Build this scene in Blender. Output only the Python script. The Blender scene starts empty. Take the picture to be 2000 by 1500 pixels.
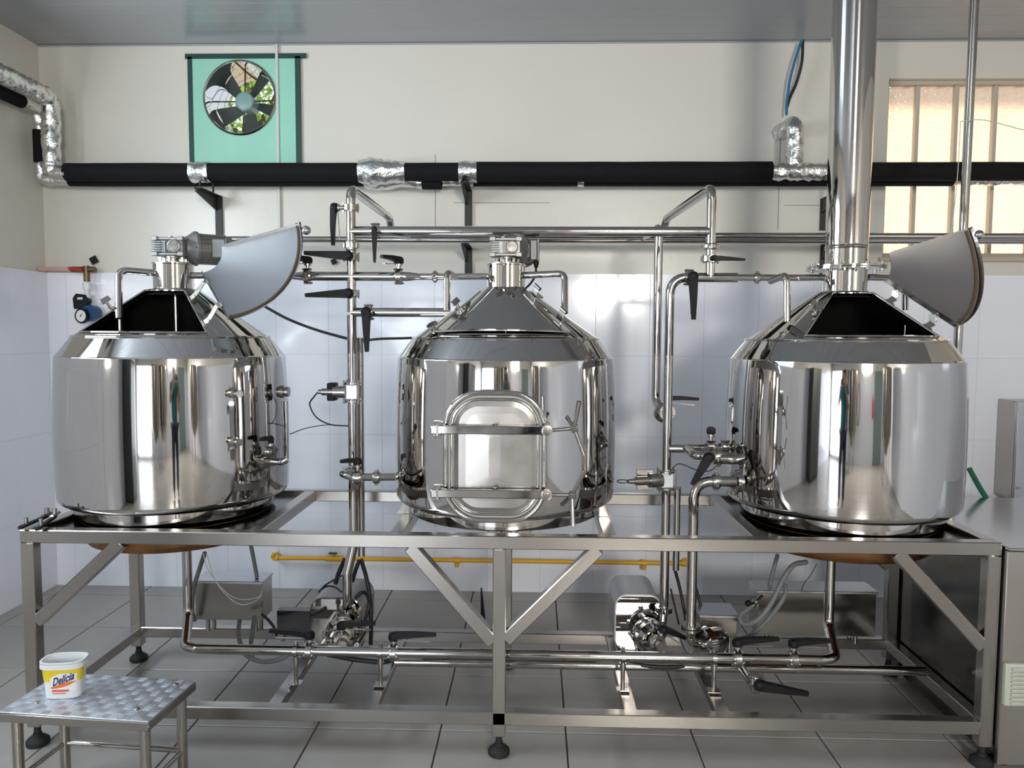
import bpy, math, random
import numpy as np
from mathutils import Vector, Matrix, noise
R_ = math.radians
sc = bpy.context.scene
COL = sc.collection
random.seed(4)

# ---------------------------------------------------------------- camera
CAM = Vector((0, 0, 1.55)); FPX = 1500.0
PITCH, YAW, ROLL = R_(3.9), R_(1.7), R_(0.3)
FW = Vector((-math.sin(YAW)*math.cos(PITCH), math.cos(YAW)*math.cos(PITCH), -math.sin(PITCH)))
_r = Vector((math.cos(YAW), math.sin(YAW), 0)); _u = _r.cross(FW)
RT = math.cos(ROLL)*_r + math.sin(ROLL)*_u
UP = -math.sin(ROLL)*_r + math.cos(ROLL)*_u
cam_d = bpy.data.cameras.new('camera'); cam = bpy.data.objects.new('camera', cam_d); COL.objects.link(cam)
cam_d.sensor_width = 36; cam_d.lens = 36*FPX/2000; cam_d.clip_start = .01
m = Matrix((RT, UP, -FW)).transposed().to_4x4(); m.translation = CAM
cam.matrix_world = m
sc.camera = cam
sc.view_settings.view_transform = 'Standard'; sc.view_settings.look = 'None'
sc.view_settings.gamma = 1; sc.view_settings.use_curve_mapping = False
sc.view_settings.exposure = 0.0

# ---------------------------------------------------------------- light
wd = bpy.data.worlds.new('sky'); sc.world = wd; wd.use_nodes = True
bg = wd.node_tree.nodes['Background']; bg.inputs[0].default_value = (.80, .90, 1, 1); bg.inputs[1].default_value = 1.3
def area(name, loc, rot, sx, sy, power, color):
    d = bpy.data.lights.new(name, 'AREA'); d.shape = 'RECTANGLE'; d.size = sx; d.size_y = sy
    d.energy = power; d.color = color
    o = bpy.data.objects.new(name, d); COL.objects.link(o); o.location = loc; o.rotation_euler = rot
    return o
# daylight through rear and left windows; the rear doorway is added for its light
area('rear_doorway_daylight', (-1.95, -3.86, 1.12), (R_(86), 0, 0), 1.5, 2.0, 88, (.87, .93, 1))
area('rear_window_daylight', (1.32, -3.86, 2.34), (R_(78), 0, 0), .92, .76, 215, (1, .95, .87))
area('left_window_daylight', (-2.84, 2.15, 2.3), (R_(90), 0, R_(-90)), 1.5, .8, 68, (.80, .92, 1))
sun_d = bpy.data.lights.new('sun', 'SUN'); sun_d.energy = 4.6; sun_d.angle = R_(6); sun_d.color = (1, .86, .68)
sun = bpy.data.objects.new('sun', sun_d); COL.objects.link(sun); sun.rotation_euler = (R_(-48), 0, R_(12)); sun.location = (3, 8, 6)

# ---------------------------------------------------------------- pixel helpers (2000 x 1500 frame of the photograph)
def ray(px, py): return FW + RT*((px-1000)/FPX) - UP*((py-750)/FPX)
def at(px, py, Y): d = ray(px, py); return CAM + d*(Y/d.y)
def atz(px, py, Z): d = ray(px, py); return CAM + d*((Z-CAM.z)/d.z)
V = Vector
X, Yv, Z = V((1, 0, 0)), V((0, 1, 0)), V((0, 0, 1))

# ---------------------------------------------------------------- materials
MATS = {}
def mat(name, col, rough=.5, metal=0, bump=0, bscale=60, var=0, vscale=4, emit=None, coat=0, stretch=None, rvar=0, objrand=0, spec=None):
    if name in MATS: return MATS[name]
    m = bpy.data.materials.new(name); m.use_nodes = True; nt = m.node_tree; N, L = nt.nodes, nt.links
    p = N['Principled BSDF']; p.inputs['Base Color'].default_value = (*col, 1)
    p.inputs['Roughness'].default_value = rough; p.inputs['Metallic'].default_value = metal
    if coat: p.inputs['Coat Weight'].default_value = coat; p.inputs['Coat Roughness'].default_value = .08
    if spec is not None: p.inputs['Specular IOR Level'].default_value = spec
    co = None
    if bump or var or rvar:
        tc = N.new('ShaderNodeTexCoord'); co = tc.outputs['Object']
        if stretch:
            mp = N.new('ShaderNodeMapping'); mp.inputs['Scale'].default_value = stretch; L.new(co, mp.inputs[0]); co = mp.outputs[0]
    if var:
        n = N.new('ShaderNodeTexNoise'); n.inputs['Scale'].default_value = vscale; n.inputs['Detail'].default_value = 4; L.new(co, n.inputs[0])
        r = N.new('ShaderNodeMapRange'); r.inputs[1].default_value = .25; r.inputs[2].default_value = .75
        r.inputs[3].default_value = 1-var; r.inputs[4].default_value = 1+var; L.new(n.outputs[0], r.inputs[0])
        mx = N.new('ShaderNodeVectorMath'); mx.operation = 'SCALE'; mx.inputs[0].default_value = col; L.new(r.outputs[0], mx.inputs['Scale'])
        out = mx.outputs[0]
        if objrand:
            oi = N.new('ShaderNodeObjectInfo'); r2 = N.new('ShaderNodeMapRange'); r2.inputs[3].default_value = 1-objrand; r2.inputs[4].default_value = 1+objrand
            L.new(oi.outputs['Random'], r2.inputs[0]); m2 = N.new('ShaderNodeVectorMath'); m2.operation = 'SCALE'
            L.new(out, m2.inputs[0]); L.new(r2.outputs[0], m2.inputs['Scale']); out = m2.outputs[0]
        L.new(out, p.inputs['Base Color'])
    if rvar:
        n = N.new('ShaderNodeTexNoise'); n.inputs['Scale'].default_value = vscale*1.7; n.inputs['Detail'].default_value = 5; L.new(co, n.inputs[0])
        r = N.new('ShaderNodeMapRange'); r.inputs[1].default_value = .3; r.inputs[2].default_value = .7
        r.inputs[3].default_value = max(0, rough-rvar); r.inputs[4].default_value = rough+rvar; L.new(n.outputs[0], r.inputs[0]); L.new(r.outputs[0], p.inputs['Roughness'])
    if bump:
        n = N.new('ShaderNodeTexNoise'); n.inputs['Scale'].default_value = bscale; n.inputs['Detail'].default_value = 3; L.new(co, n.inputs[0])
        b = N.new('ShaderNodeBump'); b.inputs['Strength'].default_value = bump; b.inputs['Distance'].default_value = .01
        L.new(n.outputs[0], b.inputs['Height']); L.new(b.outputs[0], p.inputs['Normal'])
    if emit: p.inputs['Emission Color'].default_value = (*emit[0], 1); p.inputs['Emission Strength'].default_value = emit[1]
    MATS[name] = m; return m
MIR = mat('polished_stainless', (.60, .58, .56), .045, 1, bump=.035, bscale=2.2, rvar=.02, vscale=6, stretch=(1, 1, .35))
PIPE = mat('pipe_stainless', (.50, .48, .455), .10, 1, rvar=.05, vscale=9)
FIT = mat('fitting_stainless', (.44, .42, .395), .22, 1, rvar=.06, vscale=20)
BRUSH = mat('brushed_stainless', (.44, .415, .385), .25, 1, var=.03, vscale=2, rvar=.02)
LIDM = mat('satin_sheet_steel', (.56, .57, .59), .36, 1, rvar=.05, vscale=3)
LIDW = mat('satin_lid_steel_warm', (.58, .555, .545), .38, 1, rvar=.05, vscale=3)
DARK = mat('dark_steel_panel', (.13, .13, .125), .20, 1, var=.25, vscale=3, rvar=.08)
CAST = mat('grey_cast_aluminium', (.19, .19, .185), .45, .5, bump=.08, bscale=90)
PLATE = mat('checker_aluminium', (.74, .77, .83), .42, 1, rvar=.08, vscale=12)
INNER = mat('blackened_interior', (.006, .006, .006), .7)  # near-black puts the shade inside the steel kettles into the colour
BLK = mat('black_plastic', (.007, .007, .008), .5, spec=.22)
RUB = mat('black_rubber', (.012, .012, .012), .7)
FOAM = mat('black_foam', (.010, .010, .011), .85, bump=.25, bscale=160, spec=.15)
BPAINT = mat('black_painted_steel', (.008, .008, .008), .5)
FOIL = mat('aluminium_foil', (.78, .78, .77), .22, 1, bump=.55, bscale=45)
COPPER = mat('heat_stained_copper', (.30, .145, .065), .40, 1, var=.35, vscale=9)
YEL = mat('yellow_gas_paint', (.78, .42, .02), .4, var=.06, vscale=14)
PAINT = mat('cream_wall_paint', (.66, .635, .575), .30, var=.03, vscale=1.3, bump=.05, bscale=26)
PLAST = mat('white_wall_ceramic', (.82, .85, .93), .13, var=.012, vscale=2, coat=.2)
GROUT = mat('wall_grout', (.62, .64, .70), .7)
FGROUT = mat('floor_grout_brown', (.10, .065, .05), .9)
FTILE = mat('floor_ceramic', (.37, .35, .325), .30, var=.05, vscale=9, rvar=.02, objrand=.05)
CEIL = mat('ceiling_pvc', (.36, .375, .405), .26, var=.02, vscale=2)
MINT = mat('mint_board', (.30, .62, .49), .38, var=.04, vscale=5)
GTAPE = mat('dark_green_tape', (.008, .05, .042), .55)
WHITE = mat('white_plastic', (.72, .74, .76), .35)
TRUNK = mat('painted_trunking', (.60, .60, .58), .35)
BEIGE = mat('beige_window_paint', (.50, .44, .36), .45)
RED = mat('red_paint', (.45, .02, .015), .4)
BRASS = mat('old_brass', (.20, .15, .08), .5, 1)
BLUE = mat('blue_plastic', (.012, .06, .16), .4)
DIAL = mat('dial_face', (.80, .80, .78), .3)
GREYHOSE = mat('grey_hose', (.16, .175, .18), .55)
GREENHOSE = mat('green_hose', (.01, .13, .07), .4)
CABLE = mat('black_cable', (.012, .012, .013), .5)
BLUEC = mat('blue_cable', (.01, .16, .34), .45)
STRING = mat('pale_string', (.62, .60, .55), .8)
VENT = mat('vent_plastic', (.50, .53, .46), .5)
PENCIL = mat('pencil_mark', (.10, .09, .08), .8)
GLASSW = mat('sight_glass', (.75, .80, .84), .08, coat=.5)
TEAL = mat('teal_shirt', (.01, .16, .17), .8); TROU = mat('dark_trousers', (.02, .025, .04), .8)
SKIN = mat('skin', (.42, .23, .15), .5); HAIR = mat('dark_hair', (.015, .01, .008), .6)
DOORM = mat('grey_green_door', (.22, .30, .28), .4)

# ---------------------------------------------------------------- mesh builder
def frame_of(d):
    d = d.normalized(); a = Z if abs(d.z) < .9 else X
    u = d.cross(a).normalized(); return u, d.cross(u).normalized(), d
class MB:
    def __init__(s): s.v = []; s.f = []; s.mi = []; s.cur = 0
    def add(s, vs, fs):
        b = len(s.v); s.v += [tuple(x) for x in vs]; s.f += [tuple(i+b for i in f) for f in fs]; s.mi += [s.cur]*len(fs); return s
    def box(s, c, size, rot=None, bev=0):
        hx, hy, hz = size[0]/2, size[1]/2, size[2]/2; c = V(c)
        if bev <= 0:
            vs = [V((x, y, z)) for x in (-hx, hx) for y in (-hy, hy) for z in (-hz, hz)]
            fs = [(0, 1, 3, 2), (4, 6, 7, 5), (0, 4, 5, 1), (2, 3, 7, 6), (0, 2, 6, 4), (1, 5, 7, 3)]
        else:
            vs = []; idx = {}
            for sx in (-1, 1):
                for sy in (-1, 1):
                    for sz in (-1, 1):
                        for ax in range(3):
                            p = [sx*(hx-bev), sy*(hy-bev), sz*(hz-bev)]; p[ax] = (sx, sy, sz)[ax]*(hx, hy, hz)[ax]
                            idx[(sx, sy, sz, ax)] = len(vs); vs.append(V(p))
            fs = []
            for ax in range(3):
                o = [i for i in range(3) if i != ax]
                for sg in (-1, 1):
                    q = []
                    for a, b in ((-1, -1), (1, -1), (1, 1), (-1, 1)):
                        k = [0, 0, 0]; k[ax] = sg; k[o[0]] = a; k[o[1]] = b; q.append(idx[(*k, ax)])
                    fs.append(q)
            for ax in range(3):     # edges parallel to ax
                o = [i for i in range(3) if i != ax]
                for a in (-1, 1):
                    for b in (-1, 1):
                        k0 = [0, 0, 0]; k1 = [0, 0, 0]; k0[ax] = -1; k1[ax] = 1
                        for k in (k0, k1): k[o[0]] = a; k[o[1]] = b
                        fs.append([idx[(*k0, o[0])], idx[(*k1, o[0])], idx[(*k1, o[1])], idx[(*k0, o[1])]])
            for sx in (-1, 1):
                for sy in (-1, 1):
                    for sz in (-1, 1): fs.append([idx[(sx, sy, sz, i)] for i in range(3)])
        if rot is not None: vs = [rot @ v for v in vs]
        vs = [v+c for v in vs]
        # orient faces outward
        out = []
        for f in fs:
            n = (vs[f[1]]-vs[f[0]]).cross(vs[f[2]]-vs[f[1]]); ce = sum((vs[i] for i in f), V((0, 0, 0)))/len(f)
            out.append(tuple(f) if n.dot(ce-c) > 0 else tuple(reversed(f)))
        return s.add(vs, out)
    def beam(s, a, b, w, h, up=None, bev=.004):     # rectangular bar from a to b
        a, b = V(a), V(b); d = (b-a); L = d.length; d.normalize()
        up = V(up) if up is not None else (Z if abs(d.z) < .9 else Yv)
        x = d; y = up.cross(x).normalized(); z = x.cross(y)
        return s.box((a+b)/2, (L, w, h), Matrix((x, y, z)).transposed(), bev)
    def ring(s, c, u, v, r, n): return [c + u*(r*math.cos(2*math.pi*i/n)) + v*(r*math.sin(2*math.pi*i/n)) for i in range(n)]
    def lathe(s, c, axis, prof, n=32, caps=True, a0=0, a1=None, ref=None):      # prof: list of (distance along axis, radius)
        c = V(c); u, v, d = frame_of(V(axis))
        if ref is not None: u = V(ref).normalized(); v = d.cross(u).normalized()
        full = a1 is None; m = n if full else n+1
        vs = []
        for (t, r) in prof:
            for i in range(m):
                a = 2*math.pi*i/n if full else a0+(a1-a0)*i/n
                vs.append(c + d*t + u*(r*math.cos(a)) + v*(r*math.sin(a)))
        fs = []
        for k in range(len(prof)-1):
            for i in range(n):
                j = (i+1) % m
                fs.append((k*m+i, k*m+j, (k+1)*m+j, (k+1)*m+i))
        if caps and full:
            if prof[0][1] > 1e-5: fs.append(tuple(reversed(range(m))))
            if prof[-1][1] > 1e-5: fs.append(tuple(range((len(prof)-1)*m, len(prof)*m)))
        return s.add(vs, fs)
    def cyl(s, a, b, r, n=20, r2=None):
        a, b = V(a), V(b); return s.lathe(a, b-a, [(0, r), ((b-a).length, r if r2 is None else r2)], n)
    def sweep(s, pts, r, n=16, crumple=0, cs=30):
        pts = [V(p) for p in pts]; rs = r if isinstance(r, (list, tuple)) else [r]*len(pts)
        t0 = (pts[1]-pts[0]).normalized(); u, v, _ = frame_of(t0); rings = []; prev = t0
        for i, p in enumerate(pts):
            if i == 0: t = t0
            elif i == len(pts)-1: t = (pts[i]-pts[i-1]).normalized()
            else: t = ((pts[i+1]-pts[i]).normalized()+(pts[i]-pts[i-1]).normalized()).normalized()
            q = prev.rotation_difference(t); u = q @ u; v = q @ v; prev = t
            rg = s.ring(p, u, v, rs[i], n)
            if crumple: rg = [x + (x-p).normalized()*crumple*(noise.noise(x*cs)+.6*noise.noise(x*cs*2.3)) for x in rg]
            rings.append(rg)
        vs = [x for rg in rings for x in rg]; fs = []
        for k in range(len(rings)-1):
            for i in range(n):
                j = (i+1) % n; fs.append((k*n+i, k*n+j, (k+1)*n+j, (k+1)*n+i))
        fs.append(tuple(reversed(range(n)))); fs.append(tuple(range((len(rings)-1)*n, len(rings)*n)))
        return s.add(vs, fs)
    def tube(s, pts, r, fil=None, n=16, seg=7):
        return s.sweep(fillet(pts, fil if fil is not None else r*2.6, seg), r, n)
    def prism(s, poly, thick, origin=None, ux=None, uy=None):   # polygon (2D) in plane (ux, uy) at origin, extruded by thick along ux x uy
        ux = V(ux).normalized(); uy = V(uy).normalized(); w = ux.cross(uy).normalized(); o = V(origin)
        n = len(poly); A = [o+ux*p[0]+uy*p[1] for p in poly]; B = [a+w*thick for a in A]
        ar = sum(poly[i][0]*poly[(i+1) % n][1]-poly[(i+1) % n][0]*poly[i][1] for i in range(n))
        fs = [tuple(reversed(range(n))), tuple(range(n, 2*n))]+[(i, (i+1) % n, n+(i+1) % n, n+i) for i in range(n)]
        if ar < 0: fs = [tuple(reversed(f)) for f in fs]
        if thick < 0: fs = [tuple(reversed(f)) for f in fs]
        return s.add(A+B, fs)
    def ball(s, c, r, n=16, k=10, sq=(1, 1, 1)):
        c = V(c); vs = [c+V((0, 0, r*sq[2]))]
        for i in range(1, k):
            a = math.pi*i/k
            for j in range(n):
                b = 2*math.pi*j/n; vs.append(c+V((r*sq[0]*math.sin(a)*math.cos(b), r*sq[1]*math.sin(a)*math.sin(b), r*sq[2]*math.cos(a))))
        vs.append(c-V((0, 0, r*sq[2]))); fs = []
        for j in range(n): fs.append((0, 1+j, 1+(j+1) % n)); fs.append((len(vs)-1, 1+(k-2)*n+(j+1) % n, 1+(k-2)*n+j))
        for i in range(k-2):
            for j in range(n): a = 1+i*n; fs.append((a+j, a+n+j, a+n+(j+1) % n, a+(j+1) % n))
        return s.add(vs, fs)
def fillet(pts, r, seg=7):
    pts = [V(p) for p in pts]; out = [pts[0]]
    for i in range(1, len(pts)-1):
        a = (pts[i-1]-pts[i]); b = (pts[i+1]-pts[i]); la, lb = a.length, b.length; a.normalize(); b.normalize()
        rr = r[i-1] if isinstance(r, (list, tuple)) else r
        ang = a.angle(b)
        if ang > math.pi-.02: out.append(pts[i]); continue
        d = min(rr/math.tan(ang/2), la*.48, lb*.48); p0 = pts[i]+a*d; p1 = pts[i]+b*d
        for k in range(seg+1):
            t = k/seg; q = p0*(1-t)**2+pts[i]*2*t*(1-t)+p1*t*t
            # blend bezier to circle-like arc
            out.append(q)
    out.append(pts[-1]); return out
def smooth_curve(pts, k=8):
    pts = [V(p) for p in pts]; P = [pts[0]*2-pts[1]]+pts+[pts[-1]*2-pts[-2]]; out = []
    for i in range(1, len(P)-2):
        for j in range(k):
            t = j/k; a, b, c, d = P[i-1:i+3]
            out.append(.5*((2*b)+(c-a)*t+(2*a-5*b+4*c-d)*t*t+(3*b-a-3*c+d)*t**3))
    out.append(pts[-1]); return out

ORG = {}
def obj(name, mb, material, parent=None, label=None, angle=38, kind=None, smooth=True, origin=None):
    mats = material if isinstance(material, (list, tuple)) else [material]
    vs = mb.v; n = len(vs)
    if origin is None:
        a = np.array(vs); origin = V(((a.min(0)+a.max(0))/2).tolist())
    me = bpy.data.meshes.new(name); me.from_pydata([(v[0]-origin[0], v[1]-origin[1], v[2]-origin[2]) for v in vs], [], mb.f)
    for q in mats: me.materials.append(q)
    if len(mats) > 1: me.polygons.foreach_set('material_index', mb.mi)
    if smooth: me.shade_smooth(); me.set_sharp_from_angle(angle=R_(angle))
    me.update()
    o = bpy.data.objects.new(name, me); COL.objects.link(o); ORG[o.name] = V(origin)
    if smooth and angle < 100 and len(mb.f) > 6:
        wn = o.modifiers.new('weighted', 'WEIGHTED_NORMAL'); wn.keep_sharp = True; wn.weight = 60
    if parent is not None: o.parent = parent; o.location = V(origin)-ORG[parent.name]
    else: o.location = origin
    if label: o['label'] = label
    if kind: o['kind'] = kind
    return o
def thing(name, label, cat, loc, group=None):
    o = bpy.data.objects.new(name, None); COL.objects.link(o); o.location = V(loc); ORG[o.name] = V(loc); o.empty_display_size = .05
    return tag(o, label, cat, group)
def tag(o, label, cat, group=None):
    o['label'] = label; o['category'] = cat
    if group: o['group'] = group
    return o
def struct(name, mb, material, parent=None, **k):
    o = obj(name, mb, material, parent, **k)
    if parent is None: o['kind'] = 'structure'
    return o

# ================================================================ ROOM
XL, XR, YB, YR, ZC = -2.9, 3.5, 4.5, -4.0, 3.195
ZT = 1.885
# floor -----------------------------------------------------------
fl = struct('floor', MB().box(((XL+XR)/2, (YB+YR)/2, -.056), (XR-XL+.4, YB-YR+.4, .10)), FGROUT, smooth=False)
TS = .4835; xs = [.130+.488*i for i in range(-7, 8)]; ys = [2.88+TS*i for i in range(-15, 5)]
tile_me = {}
def slab_tile(parent, name, x0, x1, y0, y1, z, mt):
    w, d = round(x1-x0, 3), round(y1-y0, 3)
    key = (name, w, d)
    if key not in tile_me:
        b = MB().box((0, 0, 0), (w-.006, d-.006, .012), bev=.0018); me = bpy.data.meshes.new(name); me.from_pydata(b.v, [], b.f); me.materials.append(mt); tile_me[key] = me
    o = bpy.data.objects.new(name, tile_me[key]); COL.objects.link(o); o.parent = parent
    o.location = V(((x0+x1)/2, (y0+y1)/2, z-.006))-ORG[parent.name]
def clip(a, lo, hi): return sorted(set([lo]+[q for q in a if lo+.02 < q < hi-.02]+[hi]))
cx_, cy_ = clip(xs, XL, XR), clip(ys, YR, YB)
for i in range(len(cx_)-1):
    for j in range(len(cy_)-1): slab_tile(fl, 'tile', cx_[i], cx_[i+1], cy_[j], cy_[j+1], 0, FTILE)
# back wall with openings (fan, window) -------------------------------
def wall_grid(mb, us, vs, holes, place, thick):
    us = sorted(set(us)); vs = sorted(set(vs))
    for i in range(len(us)-1):
        for j in range(len(vs)-1):
            cu, cv = (us[i]+us[i+1])/2, (vs[j]+vs[j+1])/2
            if any(h[0] < cu < h[1] and h[2] < cv < h[3] for h in holes): continue
            c, sz = place(cu, cv, us[i+1]-us[i], vs[j+1]-vs[j], thick); mb.box(c, sz)
    return mb
WX0, WX1, WZ0, WZ1 = 1.985, 3.30, 1.985, 2.985         # window opening
FC = V((-1.713, YB, 2.888)); FR = .204                  # fan opening
holes = [(WX0, WX1, WZ0, WZ1), (FC.x-.23, FC.x+.23, FC.z-.23, FC.z+.23)]
pb = lambda u, v, w, h, t: ((u, YB+t/2, v), (w, t, h))
wb = wall_grid(MB(), [XL-.2, FC.x-.23, FC.x+.23, WX0, WX1, XR+.2], [0, FC.z-.23, FC.z+.23, WZ0, WZ1, ZC+.1], holes, pb, .16)
wall_b = struct('wall_back', wb, PAINT, smooth=False)
gb = struct('trim_1', MB().box(((XL+XR)/2, YB-.0064, ZT/2), (XR-XL, .0126, ZT)), GROUT, smooth=False)
txs = [-1.524+.3125*i for i in range(-5, 17)]; tzs = [ZT-.4735*i for i in range(0, 5)]
def wall_tile_x(parent, a0, a1, z0, z1, y):
    w, h = round(a1-a0, 3), round(z1-z0, 3); key = ('wtx', w, h)
    if key not in tile_me:
        b = MB().box((0, 0, 0), (w-.0018, .010, h-.0018), bev=.0005); me = bpy.data.meshes.new('tile'); me.from_pydata(b.v, [], b.f); me.materials.append(PLAST); tile_me[key] = me
    o = bpy.data.objects.new('tile', tile_me[key]); COL.objects.link(o); o.parent = parent; o.location = V(((a0+a1)/2, y, (z0+z1)/2))-ORG[parent.name]
cx_, cz_ = clip(txs, XL+.01, XR), clip(tzs, 0.001, ZT)
for i in range(len(cx_)-1):
    for j in range(len(cz_)-1): wall_tile_x(gb, cx_[i], cx_[i+1], cz_[j], cz_[j+1], YB-.009)
# left wall (window high up, outside the frame) ------------------------
LW = (1.35, 2.95, 1.85, 2.75)
pl = lambda u, v, w, h, t: ((XL-t/2, u, v), (t, w, h))
struct('wall_left', wall_grid(MB(), [YR-.2, LW[0], LW[1], YB], [0, LW[2], LW[3], ZC+.1], [LW], pl, .16), PAINT, smooth=False)
gl = struct('trim_2', MB().box((XL+.0064, (1.4+YB)/2, ZT/2), (.0126, YB-1.4, ZT)), GROUT, smooth=False)
def wall_tile_y(parent, a0, a1, z0, z1, x):
    w, h = round(a1-a0, 3), round(z1-z0, 3); key = ('wty', w, h)
    if key not in tile_me:
        b = MB().box((0, 0, 0), (.010, w-.0018, h-.0018), bev=.0005); me = bpy.data.meshes.new('tile'); me.from_pydata(b.v, [], b.f); me.materials.append(PLAST); tile_me[key] = me
    o = bpy.data.objects.new('tile', tile_me[key]); COL.objects.link(o); o.parent = parent; o.location = V((x, (a0+a1)/2, (z0+z1)/2))-ORG[parent.name]
cy2 = clip([YB-.016-.3125*i for i in range(0, 14)], 1.4, YB-.016)
for i in range(len(cy2)-1):
    for j in range(len(cz_)-1):
        if cz_[j+1] > 1.86 and LW[0]-.2 < cy2[i] < LW[1]: pass
        wall_tile_y(gl, cy2[i], cy2[i+1], cz_[j], cz_[j+1], XL+.009)
struct('wall_right', MB().box((XR+.08, (YB+YR)/2, ZC/2), (.16, YB-YR+.4, ZC+.1)), PAINT, smooth=False)
struct('trim_7', MB().box((XR-.006, (YB+YR)/2, ZT/2), (.012, YB-YR-.02, ZT)), PLAST, smooth=False)
struct('trim_8', MB().box((XL+.006, (1.4+YR)/2, .92), (.012, 1.4-YR-.02, 1.84)), PLAST, smooth=False)
# rear wall with its window and the added doorway
RH = [(-2.72, -1.18, .05, 2.16), (.83, 1.81, 1.93, 2.75)]
pr = lambda u, v, w, h, t: ((u, YR-t/2, v), (w, t, h))
struct('wall_rear', wall_grid(MB(), [XL, -2.72, -1.18, .83, 1.81, XR], [0, .05, 1.93, 2.16, 2.75, ZC+.1], RH, pr, .16), PAINT, smooth=False)
struct('trim_3', MB().box(((-1.18+XR)/2, YR+.006, ZT/2), (XR+1.18, .012, ZT)), PLAST, smooth=False)
# ceiling slats running along the room's width
ce = struct('ceiling', MB().box(((XL+XR)/2, (YB+YR)/2, ZC+.06), (XR-XL+.3, YB-YR+.3, .06)), CEIL, smooth=False)
me = None; y = YB; k = 0
while y > YR+.05:
    if me is None:
        b = MB().box((0, 0, 0), (XR-XL, .1085, .016), bev=.0011); me = bpy.data.meshes.new('slat'); me.from_pydata(b.v, [], b.f); me.materials.append(CEIL)
    o = bpy.data.objects.new('slat', me); COL.objects.link(o); o.parent = ce; o.location = V(((XL+XR)/2, y-.055, ZC+.008))-ORG[ce.name]; y -= .11
struct('trim_4', MB().box(((XL+XR)/2, YB-.005, ZC-.005), (XR-XL, .010, .009), bev=.003), CEIL)

# ---- window on the right of the back wall: textured glass, vertical bars
GL = bpy.data.materials.new('pebbled_glass'); GL.use_nodes = True
nt = GL.node_tree; N, L = nt.nodes, nt.links; N.remove(N['Principled BSDF'])
tr = N.new('ShaderNodeBsdfTranslucent'); tr.inputs[0].default_value = (.97, .86, .76, 1)
gs = N.new('ShaderNodeBsdfGlossy'); gs.inputs['Roughness'].default_value = .15; gs.inputs['Color'].default_value = (.9, .9, .9, 1)
mx = N.new('ShaderNodeMixShader'); mx.inputs[0].default_value = .07
tc = N.new('ShaderNodeTexCoord'); vo = N.new('ShaderNodeTexVoronoi'); vo.feature = 'SMOOTH_F1'; vo.inputs['Scale'].default_value = 36
mpg = N.new('ShaderNodeMapping'); mpg.inputs['Scale'].default_value = (1, 1, 1.6); L.new(tc.outputs['Object'], mpg.inputs[0]); L.new(mpg.outputs[0], vo.inputs['Vector'])
bu = N.new('ShaderNodeBump'); bu.inputs['Strength'].default_value = .9; bu.inputs['Distance'].default_value = .012
L.new(vo.outputs[0], bu.inputs['Height']); L.new(bu.outputs[0], tr.inputs['Normal']); L.new(bu.outputs[0], gs.inputs['Normal'])
L.new(tr.outputs[0], mx.inputs[1]); L.new(gs.outputs[0], mx.inputs[2]); L.new(mx.outputs[0], N['Material Output'].inputs[0])
wf = MB()
wf.box(((WX0+WX1)/2, YB+.06, WZ1-.012), (WX1-WX0, .05, .024), bev=.003)
wf.box(((WX0+WX1)/2, YB+.06, WZ0+.014), (WX1-WX0, .05, .028), bev=.003)
wf.box((WX0+.010, YB+.06, (WZ0+WZ1)/2), (.02, .05, WZ1-WZ0), bev=.003); wf.box((WX1-.010, YB+.06, (WZ0+WZ1)/2), (.02, .05, WZ1-WZ0), bev=.003)
win = struct('window_1', wf, BEIGE)
bars = [2.170+.2185*i for i in range(6)]
for bx in bars[:-1]: obj('bar', MB().box((bx, YB+.055, (WZ0+WZ1)/2), (.022, .035, WZ1-WZ0-.05), bev=.003), BEIGE, win)
ed = [WX0+.02]+bars[:-1]+[WX1-.02]
for i in range(len(ed)-1): obj('pane', MB().box(((ed[i]+ed[i+1])/2, YB+.072, (WZ0+WZ1)/2), (ed[i+1]-ed[i]-.004, .005, WZ1-WZ0-.03)), GL, win, smooth=False)
obj('sill', MB().box(((WX0+WX1)/2, YB+.004, WZ0-.012), (WX1-WX0+.05, .05, .024), bev=.004), BEIGE, win)
# the other windows and the added doorway (seen only as reflections)
for n, (a, b, c, d, pos, ax) in enumerate([(-2.72, -1.18, .05, 2.16, YR, 'x'), (.83, 1.81, 1.93, 2.75, YR, 'x'), (LW[0], LW[1], LW[2], LW[3], XL, 'y')]):
    f = MB()
    def bb(u, v, w, h):
        if ax == 'x': f.box((u, pos+.0, v), (w, .09, h), bev=.004)
        else: f.box((pos, u, v), (.09, w, h), bev=.004)
    bb((a+b)/2, d-.02, b-a, .04); bb((a+b)/2, c+.02, b-a, .04); bb(a+.02, (c+d)/2, .04, d-c); bb(b-.02, (c+d)/2, .04, d-c); bb((a+b)/2, (c+d)/2, .04, d-c)
    wq = struct('window_%d' % (n+2), f, WHITE)
    g = MB()
    g.box(((a+b)/2, pos-.06, (c+d)/2) if ax == 'x' else (pos-.06, (a+b)/2, (c+d)/2), (b-a, .005, d-c) if ax == 'x' else (.005, b-a, d-c)); obj('pane', g, GLASSW, wq, smooth=False)
# rear door (reflected)
dr = struct('door_1', MB().box((2.6, YR+.03, 1.05), (.9, .05, 2.1), bev=.006), DOORM)
obj('door_handle', MB().cyl((2.25, YR+.06, 1.05), (2.25, YR+.11, 1.05), .012).cyl((2.25, YR+.11, 1.05), (2.36, YR+.11, 1.05), .010), FIT, dr)

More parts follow.
